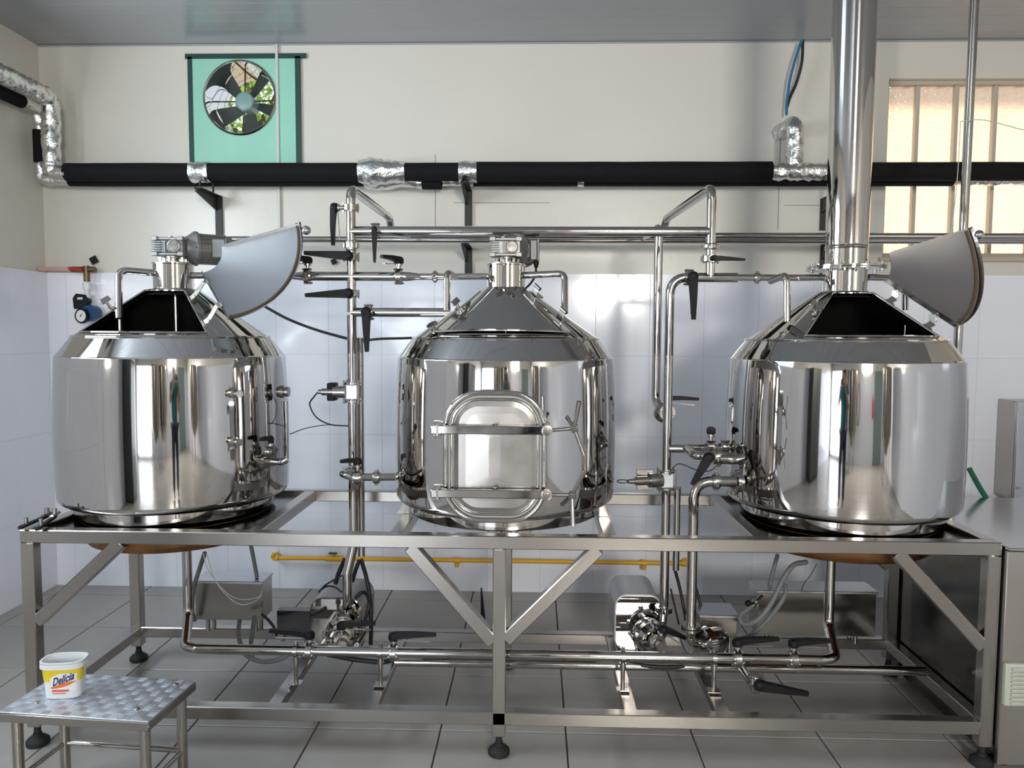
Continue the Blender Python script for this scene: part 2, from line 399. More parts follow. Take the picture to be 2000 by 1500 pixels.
# ---- fan board, tape, duct, fan
fb = thing('exhaust_fan', 'round exhaust fan in a mint green board high on the cream wall', 'fan', (FC.x, YB, FC.z))
bm = MB(); x0, x1, z0, z1 = -2.010, -1.366, 2.46, 3.135; n = 64; ysf, ysb = YB-.012, YB-.001
circ = [(FC.x+FR*math.cos(2*math.pi*i/n), FC.z+FR*math.sin(2*math.pi*i/n)) for i in range(n)]
def toedge(i):
    a = 2*math.pi*i/n; dx, dz = math.cos(a), math.sin(a); t = 9
    if dx > 1e-6: t = min(t, (x1-FC.x)/dx)
    if dx < -1e-6: t = min(t, (x0-FC.x)/dx)
    if dz > 1e-6: t = min(t, (z1-FC.z)/dz)
    if dz < -1e-6: t = min(t, (z0-FC.z)/dz)
    return (FC.x+t*dx, FC.z+t*dz)
outr = [toedge(i) for i in range(n)]
# snap nearest samples to corners
for cx0, cz0 in ((x0, z0), (x0, z1), (x1, z0), (x1, z1)):
    i = min(range(n), key=lambda k: (outr[k][0]-cx0)**2+(outr[k][1]-cz0)**2); outr[i] = (cx0, cz0)
vs = [(a, ysf, b) for a, b in circ]+[(a, ysf, b) for a, b in outr]+[(a, ysb, b) for a, b in circ]+[(a, ysb, b) for a, b in outr]; fs = []
for i in range(n):
    j = (i+1) % n; fs += [(i, j, n+j, n+i), (2*n+i, 3*n+i, 3*n+j, 2*n+j), (i, 2*n+i, 2*n+j, j), (n+i, n+j, 3*n+j, 3*n+i)]
bm.add(vs, fs); obj('board', bm, MINT, fb)
tp = MB(); w = .028
tp.box((-1.676, ysf-.002, 3.123), (.705, .005, w)); tp.box((x0+.008, ysf-.002, 2.79), (w-.002, .005, .66)); tp.box((x1-.008, ysf-.002, 2.79), (w+.004, .005, .66))
obj('tape_border', tp, GTAPE, fb, smooth=False)
dk = MB(); dk.lathe((FC.x, YB-.02, FC.z), Yv, [(0, FR+.006), (0, FR-.002), (.10, FR-.004), (.12, FR-.010), (.30, FR-.012)], 48, caps=False); obj('duct_ring', dk, MIR, fb)
dk2 = MB(); dk2.lathe((FC.x, YB-.021, FC.z), Yv, [(0, FR-.001), (-.004, FR+.004), (.001, FR+.010), (.005, FR+.008)], 48, caps=False); obj('rim', dk2, FIT, fb)
obj('motor_hub', MB().lathe((FC.x+.003, YB+.035, FC.z-.002), Yv, [(0, 0), (0, .040), (.006, .052), (.012, .055), (.12, .055), (.13, .03)], 32), mat('fan_motor_grey_green', (.22, .36, .34), .35), fb)
for k, a in enumerate((57, 129, 200, 272, 343)):
    a = R_(a); d = V((math.cos(a), 0, math.sin(a))); t = V((-math.sin(a), 0, math.cos(a))); tw = (t+Yv*.55).normalized()
    b = MB(); c0 = FC+V((0, .13, 0)); p = []
    for rr, hw in ((.05, .024), (.10, .036), (.15, .046), (.188, .052)):
        for sg in (-1, 1): p.append(c0+d*rr+tw*hw*sg+t*.01)
    q = [x+Yv*.004 for x in p]; fs = []
    for i in range(3): fs += [(2*i, 2*i+1, 2*i+3, 2*i+2), (8+2*i, 8+2*i+2, 8+2*i+3, 8+2*i+1), (2*i, 2*i+2, 8+2*i+2, 8+2*i), (2*i+1, 8+2*i+1, 8+2*i+3, 2*i+3)]
    fs += [(0, 8, 9, 1), (6, 7, 15, 14)]
    b.add(p+q, fs); obj('fan_blade', b, mat('fan_blade_grey', (.045, .06, .058), .45), fb, smooth=False)
for k, a in enumerate((88, 180, 268, 2)):
    a = R_(a); d = V((math.cos(a), 0, math.sin(a))); obj('strut', MB().beam(FC+V((0, .06, 0))+d*.05, FC+V((0, .06, 0))+d*.20, .008, .012, up=Yv), FIT, fb)
g = MB()
for r in (.06, .10, .14, .18):
    pts = [FC+V((r*math.cos(t), .26, r*math.sin(t))) for t in np.linspace(0, 2*math.pi, 33)]; g.sweep(pts, .0010, 5)
for t in range(8): a = t*math.pi/4+.2; g.sweep([FC+V((.03*math.cos(a), .26, .03*math.sin(a))), FC+V((.19*math.cos(a), .26, .19*math.sin(a)))], .0010, 5)
obj('wire_guard', g, BPAINT, fb)
# tree outside the opening
tr_t = thing('tree', 'sunlit green tree seen outside through the fan opening', 'tree', (-2.6, 7.4, 0))
tk = MB(); tk.sweep(smooth_curve([(-2.7, 7.6, 0), (-2.65, 7.5, 1.6), (-2.8, 7.5, 3.0), (-2.7, 7.4, 4.2)]), [.12-.0035*i for i in range(25)], 10)
for i in range(16):
    a = random.uniform(0, 6.28); z = random.uniform(2.4, 4.2); b = V((-2.75, 7.5, z)); e = b+V((math.cos(a)*1.2, math.sin(a)*.8, random.uniform(.3, .9))); tk.sweep([b, (b+e)/2+V((0, 0, .12)), e], [.035, .022, .008], 6)
obj('trunk', tk, mat('bark', (.10, .07, .05), .9), tr_t)
lf = MB(); rnd = random.Random(2)
for i in range(5200):
    c = V((-2.75+rnd.gauss(0, .9), 7.4+rnd.gauss(0, .6), 3.9+rnd.gauss(0, .85))); u = V((rnd.gauss(0, 1), rnd.gauss(0, 1), rnd.gauss(0, 1))).normalized(); v = u.orthogonal().normalized(); s_ = rnd.uniform(.03, .055)
    lf.add([c-u*s_, c+v*s_*.5, c+u*s_, c-v*s_*.5], [(0, 1, 2, 3)])
LEAF = bpy.data.materials.new('leaf_green'); LEAF.use_nodes = True; nt = LEAF.node_tree; pn = nt.nodes['Principled BSDF']; pn.inputs['Base Color'].default_value = (.20, .32, .06, 1); pn.inputs['Roughness'].default_value = .5
t2 = nt.nodes.new('ShaderNodeBsdfTranslucent'); t2.inputs[0].default_value = (.42, .62, .14, 1); m2 = nt.nodes.new('ShaderNodeMixShader'); m2.inputs[0].default_value = .5
nt.links.new(pn.outputs[0], m2.inputs[1]); nt.links.new(t2.outputs[0], m2.inputs[2]); nt.links.new(m2.outputs[0], nt.nodes['Material Output'].inputs[0])
obj('foliage', lf, LEAF, tr_t, kind='stuff', smooth=False)
struct('trim_6', MB().box((2.6, YB+.16+.19, 3.30), (3.4, .36, .08)), mat('outside_eave', (.35, .27, .2), .8), smooth=False)  # unseen eave added to shade the upper part of the window
# ground outside
struct('trim_5', MB().box((0, 9.7, -.08), (30, 10, .1)), mat('outside_ground', (.45, .38, .30), .9), smooth=False)

# cable trunking on the wall, pencil marks, stickers
tag(obj('cable_trunking', MB().box((-1.494, YB-.016, (ZC+1.94)/2), (.016, .012, ZC-1.94-.02), bev=.002), TRUNK), 'thin painted cable trunking running down the cream wall across the mint board', 'trunking')
for (xa, ya, xb, yb, lab) in ((850, 302, 850, 452, 'vertical pencil line on the cream wall below the pipe foil bulge'), (886, 396, 1074, 397, 'horizontal pencil line on the wall beside the middle black bracket'),
                         (1524, 270, 1518, 448, 'vertical pencil line on the wall under the foil wrapped elbow'), (1531, 401, 1606, 402, 'short horizontal pencil line left of the chimney on the wall')):
    a, b = at(xa, ya, YB-.001), at(xb, yb, YB-.001)
    if abs(xa-xb) < 10: b.x = a.x
    else: b.z = a.z
    tag(obj('pencil_line', MB().beam(a, b, .0022, .0015, up=Yv, bev=0), PENCIL, smooth=False), lab, 'mark', 'pencil marks on the wall')
for (px, py, s_, lab) in ((183, 508, .042, 'small black square sticker on the wall above the brass tap'), (652, 511, .030, 'small black square sticker on the wall left of the pipe manifold')):
    c = at(px, py, YB-.016); tag(obj('square_sticker', MB().box(c, (s_, .006, s_), Matrix.Rotation(R_(-28), 3, 'Y'), bev=.001), BLK), lab, 'sticker', 'black square stickers')

# ================================================================ INSULATED PIPES ALONG THE WALL
def lineY(px, Y, z): p = at(px, 340, Y); return V((p.x, Y, z))
YI = 4.30; ZI = at(800, 336, YI).z; ri = .050
ip = thing('insulated_pipe', 'thick black foam insulated pipe with silver foil joints along the cream wall', 'pipe', (0, YI, ZI))
def sleeve(xa, xb, Y, z, r, par): obj('foam_sleeve', MB().sweep([V((xa+(xb-xa)*t/12, Y, z)) for t in range(13)], r, 24, crumple=.0015, cs=9), FOAM, par)
def foil(pts, r, par, cr=.007, n=26, res=.010, cs=26):
    P = [V(p) for p in pts]; out = []
    for i in range(len(P)-1):
        k = max(2, int((P[i+1]-P[i]).length/res))
        for j in range(k): out.append(P[i].lerp(P[i+1], j/k))
    out.append(P[-1])
    if callable(r): rs = [r(i/(len(out)-1)) for i in range(len(out))]
    else: rs = r
    return obj('foil_wrap', MB().sweep(out, rs, n, crumple=cr, cs=cs), FOIL, par, angle=75)
gx = lambda px: at(px, 336, YI).x
sleeve(gx(130), gx(378), YI, ZI, ri, ip); sleeve(gx(408), gx(712), YI, ZI, ri, ip); sleeve(gx(788), gx(899), YI, ZI, ri, ip)
sleeve(gx(929), gx(1506), YI, ZI, ri+.004, ip); sleeve(gx(1616), XR-.05, YI, ZI, ri, ip)
foil([(gx(374), YI, ZI), (gx(411), YI, ZI)], ri+.006, ip); foil([(gx(702), YI, ZI), (gx(792), YI, ZI)], lambda t: ri+.006+.018*math.exp(-((t-.33)/.27)**2), ip, cr=.010)
foil([(gx(897), YI, ZI), (gx(932), YI, ZI)], ri+.009, ip); foil([(gx(1503), YI, ZI), (gx(1622), YI, ZI)], ri-.004, ip, cr=.010)
# left end: elbow, riser, run towards the camera along the left wall
EX = at(103, 340, YI).x; ZU = at(100, 190, YI).z
elb = fillet([(gx(134), YI, ZI), (EX, YI, ZI), (EX, YI, ZU), (EX, YI-.55, ZU)], .07, 8)
far = atz(0, 146, ZU+.0)
foil(elb, ri-.004, ip, cr=.009, res=.012)
obj('foam_sleeve', MB().sweep([V((EX, YI-.54-.16*i, ZU)) for i in range(9)], ri, 24, crumple=.0015, cs=9), FOAM, ip)
# branch up near the chimney with elbow into the wall
bxx = at(1552, 300, YI).x; zt = at(1552, 238, YI).z; hx = at(1521, 255, YB-.02)
foil(fillet([(bxx, YI, ZI+.02), (bxx, YI, zt), (hx.x+.01, YB-.002, hx.z-.01)], .06, 6), lambda t: .046-.006*t, ip, cr=.008)
# second, lower pipe
YJ = 4.38; ZJ = at(800, 357, YJ).z+.016; rj = .036
ip2 = thing('insulated_pipe', 'second black insulated pipe running just below and behind the thicker one', 'pipe', (0, YJ, ZJ))
gj = lambda px: at(px, 350, YJ).x
sleeve(gj(136), gj(715), YJ, ZJ, rj, ip2); sleeve(gj(925), gj(1860), YJ, ZJ, rj, ip2); sleeve(gj(825), gj(862), YJ, ZJ-.005, rj+.012, ip2)
foil([(gj(712), YJ, ZJ), (gj(830), YJ, ZJ-.006)], lambda t: rj+.004+.016*math.exp(-((t-.25)/.2)**2), ip2, cr=.009)
foil([(gj(860), YJ, ZJ), (gj(928), YJ, ZJ)], rj-.004, ip2, cr=.008); foil([(gj(1128), YJ, ZJ), (gj(1140), YJ, ZJ)], rj+.003, ip2, cr=.002); foil([(gj(1856), YJ, ZJ), (XR-.05, YJ, ZJ)], rj-.004, ip2)
E2 = at(80, 330, YJ).x; ZU2 = at(60, 196, YJ).z
foil(fillet([(gj(140), YJ, ZJ), (E2, YJ, ZJ), (E2, YJ, ZJ+.10)], .05, 6), rj-.006, ip2)
obj('foam_sleeve', MB().sweep([V((E2-.005, YJ, ZJ+.10+.045*i)) for i in range(5)], rj-.004, 20), FOAM, ip2)
foil(fillet([(E2, YJ, ZJ+.27), (E2, YJ, ZU2-.05), (E2, YJ-.16, ZU2-.05)], .05, 6), rj-.006, ip2)
obj('foam_sleeve', MB().sweep([V((E2, YJ-.15-.16*i, ZU2-.05)) for i in range(11)], rj, 20), FOAM, ip2)

# wall brackets (welded black angle: post on the wall, sloped arm, rods)
def bracket(px, y0, y1, side, label, clampy=None, rods=0):
    t = thing('wall_bracket', label, 'bracket', at(px, y1, YB), 'black brackets holding the wall pipes')
    a, b = at(px, y0, YB-.012), at(px, y1, YB-.012); b.x = a.x
    obj('post', MB().beam(a, b, .042, .010, up=Yv, bev=.001), BPAINT, t)
    m_ = MB(); h = .085
    # tapering arm towards the room
    arm = [(0, 0), (0, -h), (-.28, -.022), (-.28, 0)]
    m_.prism(arm, .010, a+V((-.016, 0, 0)), (0, 1, 0), Z); m_.prism([(x, z) for x, z in ((0, 0), (-.28, 0), (-.28, -.006), (0, -.006))], .040, a+V((-.02, 0, 0)), (0, 1, 0), Z)
    obj('arm', m_, BPAINT, t, smooth=False)
    for k in range(rods):
        q = a+V((-.012+.045*k-.01, -.20+.07*k, 0)); obj('rod', MB().cyl(q, q+V((0, 0, ZI-a.z-.03)), .006, 10), BPAINT, t)
    return t, a
bracket(427, 383, 520, -1, 'black steel wall bracket left, behind the grey gear motor', rods=2)
bracket(915, 372, 441, -1, 'black steel wall bracket in the middle, hanging under the thick insulated pipe', rods=1)
t, a = bracket(915, 483, 534, -1, 'small black bracket in the middle carrying the stainless wall pipes')
bracket(1610, 388, 450, -1, 'black steel bracket half hidden left of the chimney, upper one', rods=1)
bracket(1610, 478, 540, -1, 'black steel bracket half hidden left of the chimney, lower one')

# ================================================================ STAINLESS WALL PIPES
def pipe_thing(name, label, pts, r, material=None, fil=None, cat='pipe', group=None):
    P = [at(*p) if len(p) == 3 and p[0] > 5 else V(p) for p in pts]
    t = thing(name, label, cat, P[0], group); obj('tube', MB().tube(P, r, fil), material or PIPE, t); return t, P
YP = 4.18
zB = at(1200, 469, YP).z
pb_, _ = pipe_thing('wall_pipe', 'lower long stainless pipe along the wall starting behind the grey gear motor', [(at(425, 466, YP).x, YP, zB), (XR-.01, YP, zB)], .017)
zC = at(1200, 465, YP-.06).z+.012
pc = thing('wall_pipe', 'stainless pipe bending down from the top loop of the left manifold and running right', 'pipe', (0, YP-.06, zC))
# (built as part of the left manifold loop below)

# ---------------------------------------------------------------- fittings
def union(parent, P, axis, r=.030, L=.022, name='union_nut'):
    P = V(P); d = V(axis).normalized(); m_ = MB()
    m_.lathe(P-d*L, d, [(0, r*.72), (.004, r*.78), (L*.45, r*.78), (L*.45, r*.98), (L*.55, r), (L*1.45, r), (L*1.55, r*.98), (L*1.55, r*.78), (2*L-.004, r*.78), (2*L, r*.72)], 24)
    u, v, _ = frame_of(d)
    for k in range(6):
        a = k*math.pi/3; c = P+(u*math.cos(a)+v*math.sin(a))*r*.99; m_.cyl(c-d*L*.42, c+d*L*.42, .0042, 8)
    return obj(name, m_, FIT, parent)
def flange(parent, P, axis, r=.034, L=.012, bolts=6, name='bolted_flange', m=None):
    P = V(P); d = V(axis).normalized(); m_ = MB()
    m_.lathe(P-d*L, d, [(0, r*.66), (.003, r*.7), (L*.3, r*.7), (L*.3, r), (L*.9, r), (L*.92, r*.93), (L*1.08, r*.93), (L*1.1, r), (L*1.7, r), (L*1.7, r*.7), (2*L, r*.66)], 28)
    u, v, _ = frame_of(d)
    for k in range(bolts):
        a = k*2*math.pi/bolts+.3; c = P+(u*math.cos(a)+v*math.sin(a))*r*.86; m_.cyl(c-d*(L+.004), c+d*(L+.004), .0045, 6)
    return obj(name, m_, m or FIT, parent)
def valve(parent, P, axis, stem, hdir, L=.17, r=.034, trig=True, sl=.050, hw=.021):
    P = V(P); d = V(axis).normalized(); s_ = V(stem).normalized(); h = V(hdir).normalized(); h = (h-s_*h.dot(s_)).normalized(); w = s_.cross(h)
    body = flange(parent, P, axis, r, .015, 4, 'valve')
    st = MB(); st.cyl(P+s_*r*.8, P+s_*(sl), .008, 12); st.cyl(P+s_*(sl-.012), P+s_*(sl-.004), .015, 16); obj('stem', st, FIT, body)
    hb = MB(); o = P+s_*sl
    hb.lathe(o-s_*.002, s_, [(0, hw*.75), (.003, hw*.98), (.018, hw), (.026, hw*.8), (.030, hw*.4)], 20)
    # lever: tapered slab
    for (a0, a1, w0, w1, t0, t1, l0, l1) in ((0, L*.45, hw*.95, hw*.72, .022, .018, .004, .010), (L*.45, L, hw*.72, hw*.40, .018, .013, .010, .012)):
        q = []
        for (aa, ww, tt, ll) in ((a0, w0, t0, l0), (a1, w1, t1, l1)):
            for sw, stt in ((-1, 0), (1, 0), (1, 1), (-1, 1)): q.append(o+h*aa+w*ww*sw*(.82 if stt else 1)+s_*(ll+tt*stt))
        hb.add(q, [(3, 2, 1, 0), (4, 5, 6, 7), (0, 1, 5, 4), (1, 2, 6, 5), (2, 3, 7, 6), (3, 0, 4, 7)])
    hd = obj('handle', hb, BLK, body)
    if trig: obj('trigger', MB().beam(o+h*.02-s_*.004, o+h*L*.86-s_*.010, .010, .003, up=s_, bev=0), FIT, body)
    return body

# ================================================================ FRAME
FZ, FY0, FY1 = .82, 2.70, 3.46; tq = .048
fr = thing('steel_frame', 'long brushed stainless steel frame carrying the three brewing kettles', 'frame', (-.12, 3.05, 0))
xL, xR = -1.85, 1.622
def bar(name, a, b, up=None, w=tq): return obj(name, MB().beam(a, b, w, w, up, .003), BRUSH, fr)
bar('rail', (xL-tq/2, FY0+tq/2, FZ-tq/2), (xR+tq/2, FY0+tq/2, FZ-tq/2)); bar('rail', (xL-tq/2, FY1, FZ-tq/2), (xR+tq/2, FY1, FZ-tq/2))
for cx in (xL, -1.022, -.50, .275, .812, xR): bar('cross_bar', (cx, FY0+tq, FZ-tq/2-.0005), (cx, FY1-tq/2, FZ-tq/2-.0005))
LZ = .168
bar('lower_rail', (xL+tq/2, FY0+tq/2, LZ-tq/2), (xR-tq/2, FY0+tq/2, LZ-tq/2)); bar('lower_rail', (xL+tq/2, FY1, LZ-tq/2), (xR-tq/2, FY1, LZ-tq/2))
for cx in (xL, xR): bar('lower_rail', (cx, FY0+tq, LZ-tq/2), (cx, FY1-tq/2, LZ-tq/2))
for cx in (-.962, -.600, .362, .700): obj('pump_rail', MB().beam((cx, FY0+tq, LZ-.022), (cx, FY1-tq/2, LZ-.022), .05, .034, None, .003), BRUSH, fr)
for cx in (xL, -.122, xR):
    for cy in (FY0+tq/2, FY1):
        lg = bar('leg', (cx, cy, FZ-tq if True else 0), (cx, cy, .075), up=Yv)
        ft = MB(); ft.cyl((cx, cy, .03), (cx, cy, .078), .012, 12); ft.lathe((cx, cy, 0), Z, [(0, .036), (.004, .040), (.018, .040), (.028, .030), (.036, .016), (.045, .015)], 24); obj('levelling_foot', ft, RUB, lg)
def brace(cx, s, y, top, low, name='brace'): obj(name, MB().beam((cx+s*top, y, FZ-tq+.004), (cx+s*.022, y, low), .047, .047, Yv, .003), BRUSH, fr)
yf = FY0+tq/2
brace(xL, 1, yf, .345, .475); brace(-.122, -1, yf, .325, .425); brace(-.122, 1, yf, .355, .435); brace(xR, -1, yf, .335, .44)
brace(-.122, -1, FY1, .17, .60); brace(-.122, 1, FY1, .20, .58); brace(xL, 1, FY1, .22, .57); brace(xR, -1, FY1, .28, .50)
# corner tools lying on the frame
for i, (pa, pb2, lab) in enumerate(((( 38, 1031), (92, 1008), 'black handled spring clamp lying on the left frame corner, outer one'), ((72, 1034), (107, 1009), 'black handled spring clamp lying on the left frame corner, inner one'))):
    a, b = atz(*pa, FZ+.014), atz(*pb2, FZ+.016); t = thing('clamp', lab, 'tool', a, 'clamps on the frame corner')
    obj('handle', MB().beam(a, b, .016, .012, None, .003), BLK, t)
    d = (b-a).normalized(); obj('jaw', MB().cyl(b-d*.03+Z*.008, b+d*.05+Z*.004, .006, 10).cyl(b+Z*.0, b+Z*.032, .009, 10), FIT, t); obj('bolt', MB().cyl(a+d*.04, a+d*.04+Z*.028, .007, 10), FIT, t)

# ================================================================ KETTLES
TY, TR = 3.15, .45
Z0, Z1, ZK, ZN = .878, 1.447, 1.522, 1.715     # shell bottom, shell top, cone kink, cone top
RK, RN = .378, .098
HA = R_(43)
def RS(z): return TR-.5*.19*(z-1.10)**2*1.0   # the rolled sheet bulges a few millimetres
def cz(r): return ZK+(RK-r)*(ZN-ZK)/(RK-RN)
def kettle(cx, label, hatch, neck_top, flame=False):
    t = thing('brewing_kettle', label, 'kettle', (cx, TY, FZ))
    C0 = V((cx, TY, 0)); pf = lambda pr: [(z, r) for (r, z) in pr]; down = V((0, -1, 0))
    s = MB(); s.lathe(C0, Z, pf([(.391, Z0-.014), (.424, Z0-.009), (.438, Z0-.001), (TR-.006, Z0+.009)]+[(RS(z), z) for z in np.linspace(Z0+.020, Z1-.003, 16)]+[(RS(Z1)-.002, Z1)]), 128, caps=False); obj('shell', s, MIR, t, angle=50)
    sk = MB(); sk.lathe(C0, Z, pf([(.388, .8215), (.388, Z0-.012)]), 96, caps=False); sk.lathe(C0, Z, pf([(.388, .8215), (.372, .8215), (.372, Z0-.016)]), 96, caps=False); obj('skirt', sk, MIR, t)
    # top: shoulder and cone, open in front for the hatch
    s = MB(); s.lathe(C0, Z, pf([(RS(Z1)-.002, Z1), (RS(Z1)-.006, Z1+.003), (RK+.004, ZK-.004), (RK-.004, ZK+.003), (.358, cz(.358))]), 128, caps=False)
    a0, a1 = HA, 2*math.pi-HA
    s.lathe(C0, Z, pf([(.358, cz(.358)), (.115, cz(.115))]), 110, caps=False, a0=a0, a1=a1, ref=down)
    s.lathe(C0, Z, pf([(.115, cz(.115)), (RN, ZN), (.083, ZN+.002), (.0805, ZN+.004)]), 96, caps=False)
    obj('cone_top', s, MIR, t, angle=8)
    bd = MB(); n = 96; bd.sweep([V((cx+RK*math.sin(2*math.pi*i/n), TY-RK*math.cos(2*math.pi*i/n), ZK+.001)) for i in range(n+1)], .0042, 8); obj('seam_bead', bd, MIR, t)
    # shade inside the steel kettle painted black on a liner
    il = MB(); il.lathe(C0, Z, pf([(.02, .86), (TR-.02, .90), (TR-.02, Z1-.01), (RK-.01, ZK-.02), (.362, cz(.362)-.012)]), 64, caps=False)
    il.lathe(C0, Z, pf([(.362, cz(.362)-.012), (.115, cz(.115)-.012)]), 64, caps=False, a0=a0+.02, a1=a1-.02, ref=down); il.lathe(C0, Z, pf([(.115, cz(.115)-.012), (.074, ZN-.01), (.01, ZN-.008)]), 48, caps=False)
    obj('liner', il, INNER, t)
    # hatch rim
    rm = MB()
    def cp(r, f, l=0): return V((cx+r*math.sin(f), TY-r*math.cos(f), cz(r)+l))
    loop = [cp(.358, -HA+2*HA*i/24, .004) for i in range(25)]+[cp(.115, HA-2*HA*i/12, .004) for i in range(13)]; loop.append(loop[0])
    rm.sweep(loop, .005, 8); obj('hatch_rim', rm, MIR, t)
    if neck_top:
        nk = MB(); nk.lathe(C0, Z, pf([(.0805, ZN-.002), (.0785, ZN+.006), (.0785, neck_top-.006), (.082, neck_top-.004), (.082, neck_top), (.02, neck_top)]), 64, caps=False); obj('neck', nk, MIR, t)
    # lid sector
    inn, outr_ = .108, (.384 if cx < -1 else .372)
    def lid(name, tf, hw, m_):
        q = MB(); nr, na = 2, 26; g = {}; vs = []; 
        for side in (0, 1):
            for i in range(nr+1):
                r = inn+(outr_-inn)*i/nr
                for j in range(na+1): f = -hw+2*hw*j/na; g[(side, i, j)] = len(vs); vs.append(tf(r, f, .012+.003*side))
        fs = []
        for i in range(nr):
            for j in range(na):
                fs.append((g[0, i, j], g[0, i+1, j], g[0, i+1, j+1], g[0, i, j+1])); fs.append((g[1, i, j], g[1, i, j+1], g[1, i+1, j+1], g[1, i+1, j]))
        for j in range(na):
            for i in (0, nr): fs.append((g[0, i, j], g[0, i, j+1], g[1, i, j+1], g[1, i, j]) if i == 0 else (g[0, i, j], g[1, i, j], g[1, i, j+1], g[0, i, j+1]))
        for i in range(nr):
            for j in (0, na): fs.append((g[0, i, j], g[1, i, j], g[1, i+1, j], g[0, i+1, j]) if j == 0 else (g[0, i, j], g[0, i+1, j], g[1, i+1, j], g[1, i, j]))
        q.add(vs, fs); ld = obj(name, q, m_, t)
        # turned-down edge flange with dark gasket just inside it
        e = MB(); gk = MB()
        path = [(outr_, -hw+2*hw*j/na) for j in range(na+1)]; lo_ = .009 if hatch == 'closed' else -.008
        for (pp, l0, l1) in ((path, .015, lo_), ([(inn+(outr_-inn)*k/8, -hw) for k in range(9)], .015, lo_), ([(inn+(outr_-inn)*k/8, hw) for k in range(9)], .015, lo_)):
            vs = []; fs = []
            for (r, f) in pp: vs += [tf(r, f, l0), tf(r, f, l1)]
            for k in range(len(pp)-1): fs.append((2*k, 2*k+1, 2*k+3, 2*k+2))
            e.add(vs, fs)
        obj('edge_flange', e, FIT, ld, smooth=False)
        gk.sweep([tf(outr_-.012, -hw+.02+(2*hw-.04)*j/na, .006) for j in range(na+1)], .005, 8); obj('gasket', gk, mat('brown_gasket', (.10, .07, .04), .7), ld)
        return ld
    if hatch == 'closed':
        ld = lid('lid', lambda r, f, l: cp(r, f, l+.014*max(0, (r-.2)/.17)*(.5+.5*math.cos(f*2))+.004), HA, MIR)
    else:
        off, ang = hatch
        A = cp(.115, HA, .028)+V(off); B = cp(.365, HA, .028)+V(off); k = (B-A).normalized(); rot = Matrix.Rotation(-ang, 3, k)
        tf = lambda r, f, l: A+rot @ (cp(r, f, l+.0)+V((0, 0, .012))+V(off)-A)
        ld = lid('lid', tf, HA, LIDM if cx < 0 else LIDW)
        bl = MB(); c = tf(outr_+.016, -HA+.10, .0); bl.ball(c, .019); obj('knob', bl, MIR, ld)
        for rr in (.17, .31):
            hg = MB()
            p0, p1 = cp(rr, HA+.02, .004), A+k*(rr-.115)*1.2; mid = (p0+p1)/2; w = k*.014
            for (a, b) in ((p0, p0+V((.025, -.004, .018))), (p0+V((.025, -.004, .018)), p1+V((-.012, 0, .004))), (p1+V((-.012, 0, .004)), p1+V((.012, 0, .012)))): hg.beam(a, b, .026, .005, up=(b-a).cross(k), bev=.001)
            hg.cyl(p0+V((.004, -.004, .0))-k*.018, p0+V((.004, -.004, 0))+k*.018, .006, 10)
            obj('hinge', hg, FIT, t)
    # catch on the left flank of the hatch
    for rr in ((.235,) if hatch != 'closed' else (.235, .352)):
        p = cp(rr, -HA-.06, .006); nrm = V((-math.sin(HA)*.57, -math.cos(HA)*.57, .82)).normalized(); tdir = (cp(.3, -HA, 0)-cp(.2, -HA, 0)).normalized(); side = nrm.cross(tdir)
        m_ = MB(); m_.cyl(p, p+nrm*.034, .006, 10); m_.cyl(p+nrm*.012-side*.02, p+nrm*.012+side*.028, .005, 8); m_.box(p+nrm*.004, (.03, .02, .008), Matrix((tdir, side, nrm)).transposed(), .002)
        if rr < .3: m_.box(p+nrm*.046, (.040, .006, .022), Matrix((tdir, side, nrm)).transposed() @ Matrix.Rotation(.5, 3, 'X'), .0025)
        else: m_.cyl(p+nrm*.034, p+nrm*.038, .022, 20)
        obj('wing_nut', m_, FIT, t)
    if hatch == 'closed':
        for sg in (-1, 1):
            rd = MB(); rd.sweep([cp(.13, sg*(HA+.10), .014), cp(.40, sg*(HA+.10), .008)], .006, 10); obj('hinge_rod' if sg > 0 else 'side_rod', rd, MIR, t)
        for rr in (.150, .285):
            p = cp(rr, HA+.08, .010); nrm = V((math.sin(HA)*.57, -math.cos(HA)*.57, .82)).normalized(); td = (cp(.3, HA, 0)-cp(.2, HA, 0)).normalized(); sd = nrm.cross(td); M3 = Matrix((td, sd, nrm)).transposed()
            m_ = MB(); m_.box(p+nrm*.020, (.032, .006, .045), M3, .002); m_.box(p+nrm*.004+sd*.02, (.032, .045, .005), M3, .001); m_.cyl(p+nrm*.044-td*.018, p+nrm*.044+td*.018, .007, 12)
            obj('hinge', m_, FIT, t)
    if flame:
        c = MB(); c.lathe(C0, Z, pf([(.368, .800), (.366, .735), (.345, .705), (.20, .690), (.03, .685)]), 64, caps=False); obj('copper_bottom', c, COPPER, t)
        pl_ = MB(); x0 = max(xL+tq/2+.002, cx-.45); x1 = min(xR-tq/2-.002, cx+.44)
        q = pl_.box(((x0+x1)/2, (FY0+FY1)/2+.012, FZ-.024), (x1-x0, FY1-FY0-.07, .006)); obj('support_plate', q, DARK, t, smooth=False)
    else:
        c = MB(); c.lathe(C0, Z, pf([(.37, .86), (.25, .80), (.04, .775)]), 64, caps=False); obj('dished_bottom', c, MIR, t)
        for cxx in (-.39, .39):
            obj('support_lug', MB().prism([(-.0, .0), (.05, 0), (.0, .075)], .010, (cx+(cxx-.01 if cxx > 0 else cxx+.01), 3.02, FZ+.001), (1 if cxx > 0 else -1, 0, 0), Z), BRUSH, t, smooth=False)
    return t
k1 = kettle(-1.493, 'left brewing kettle with its sector hatch open and inner lid face showing', ((.075, 0, .042), R_(168)), 1.822, True)
k2 = kettle(-.120, 'middle brewing kettle with an oval manway door and a closed top hatch', 'closed', 1.822, False)
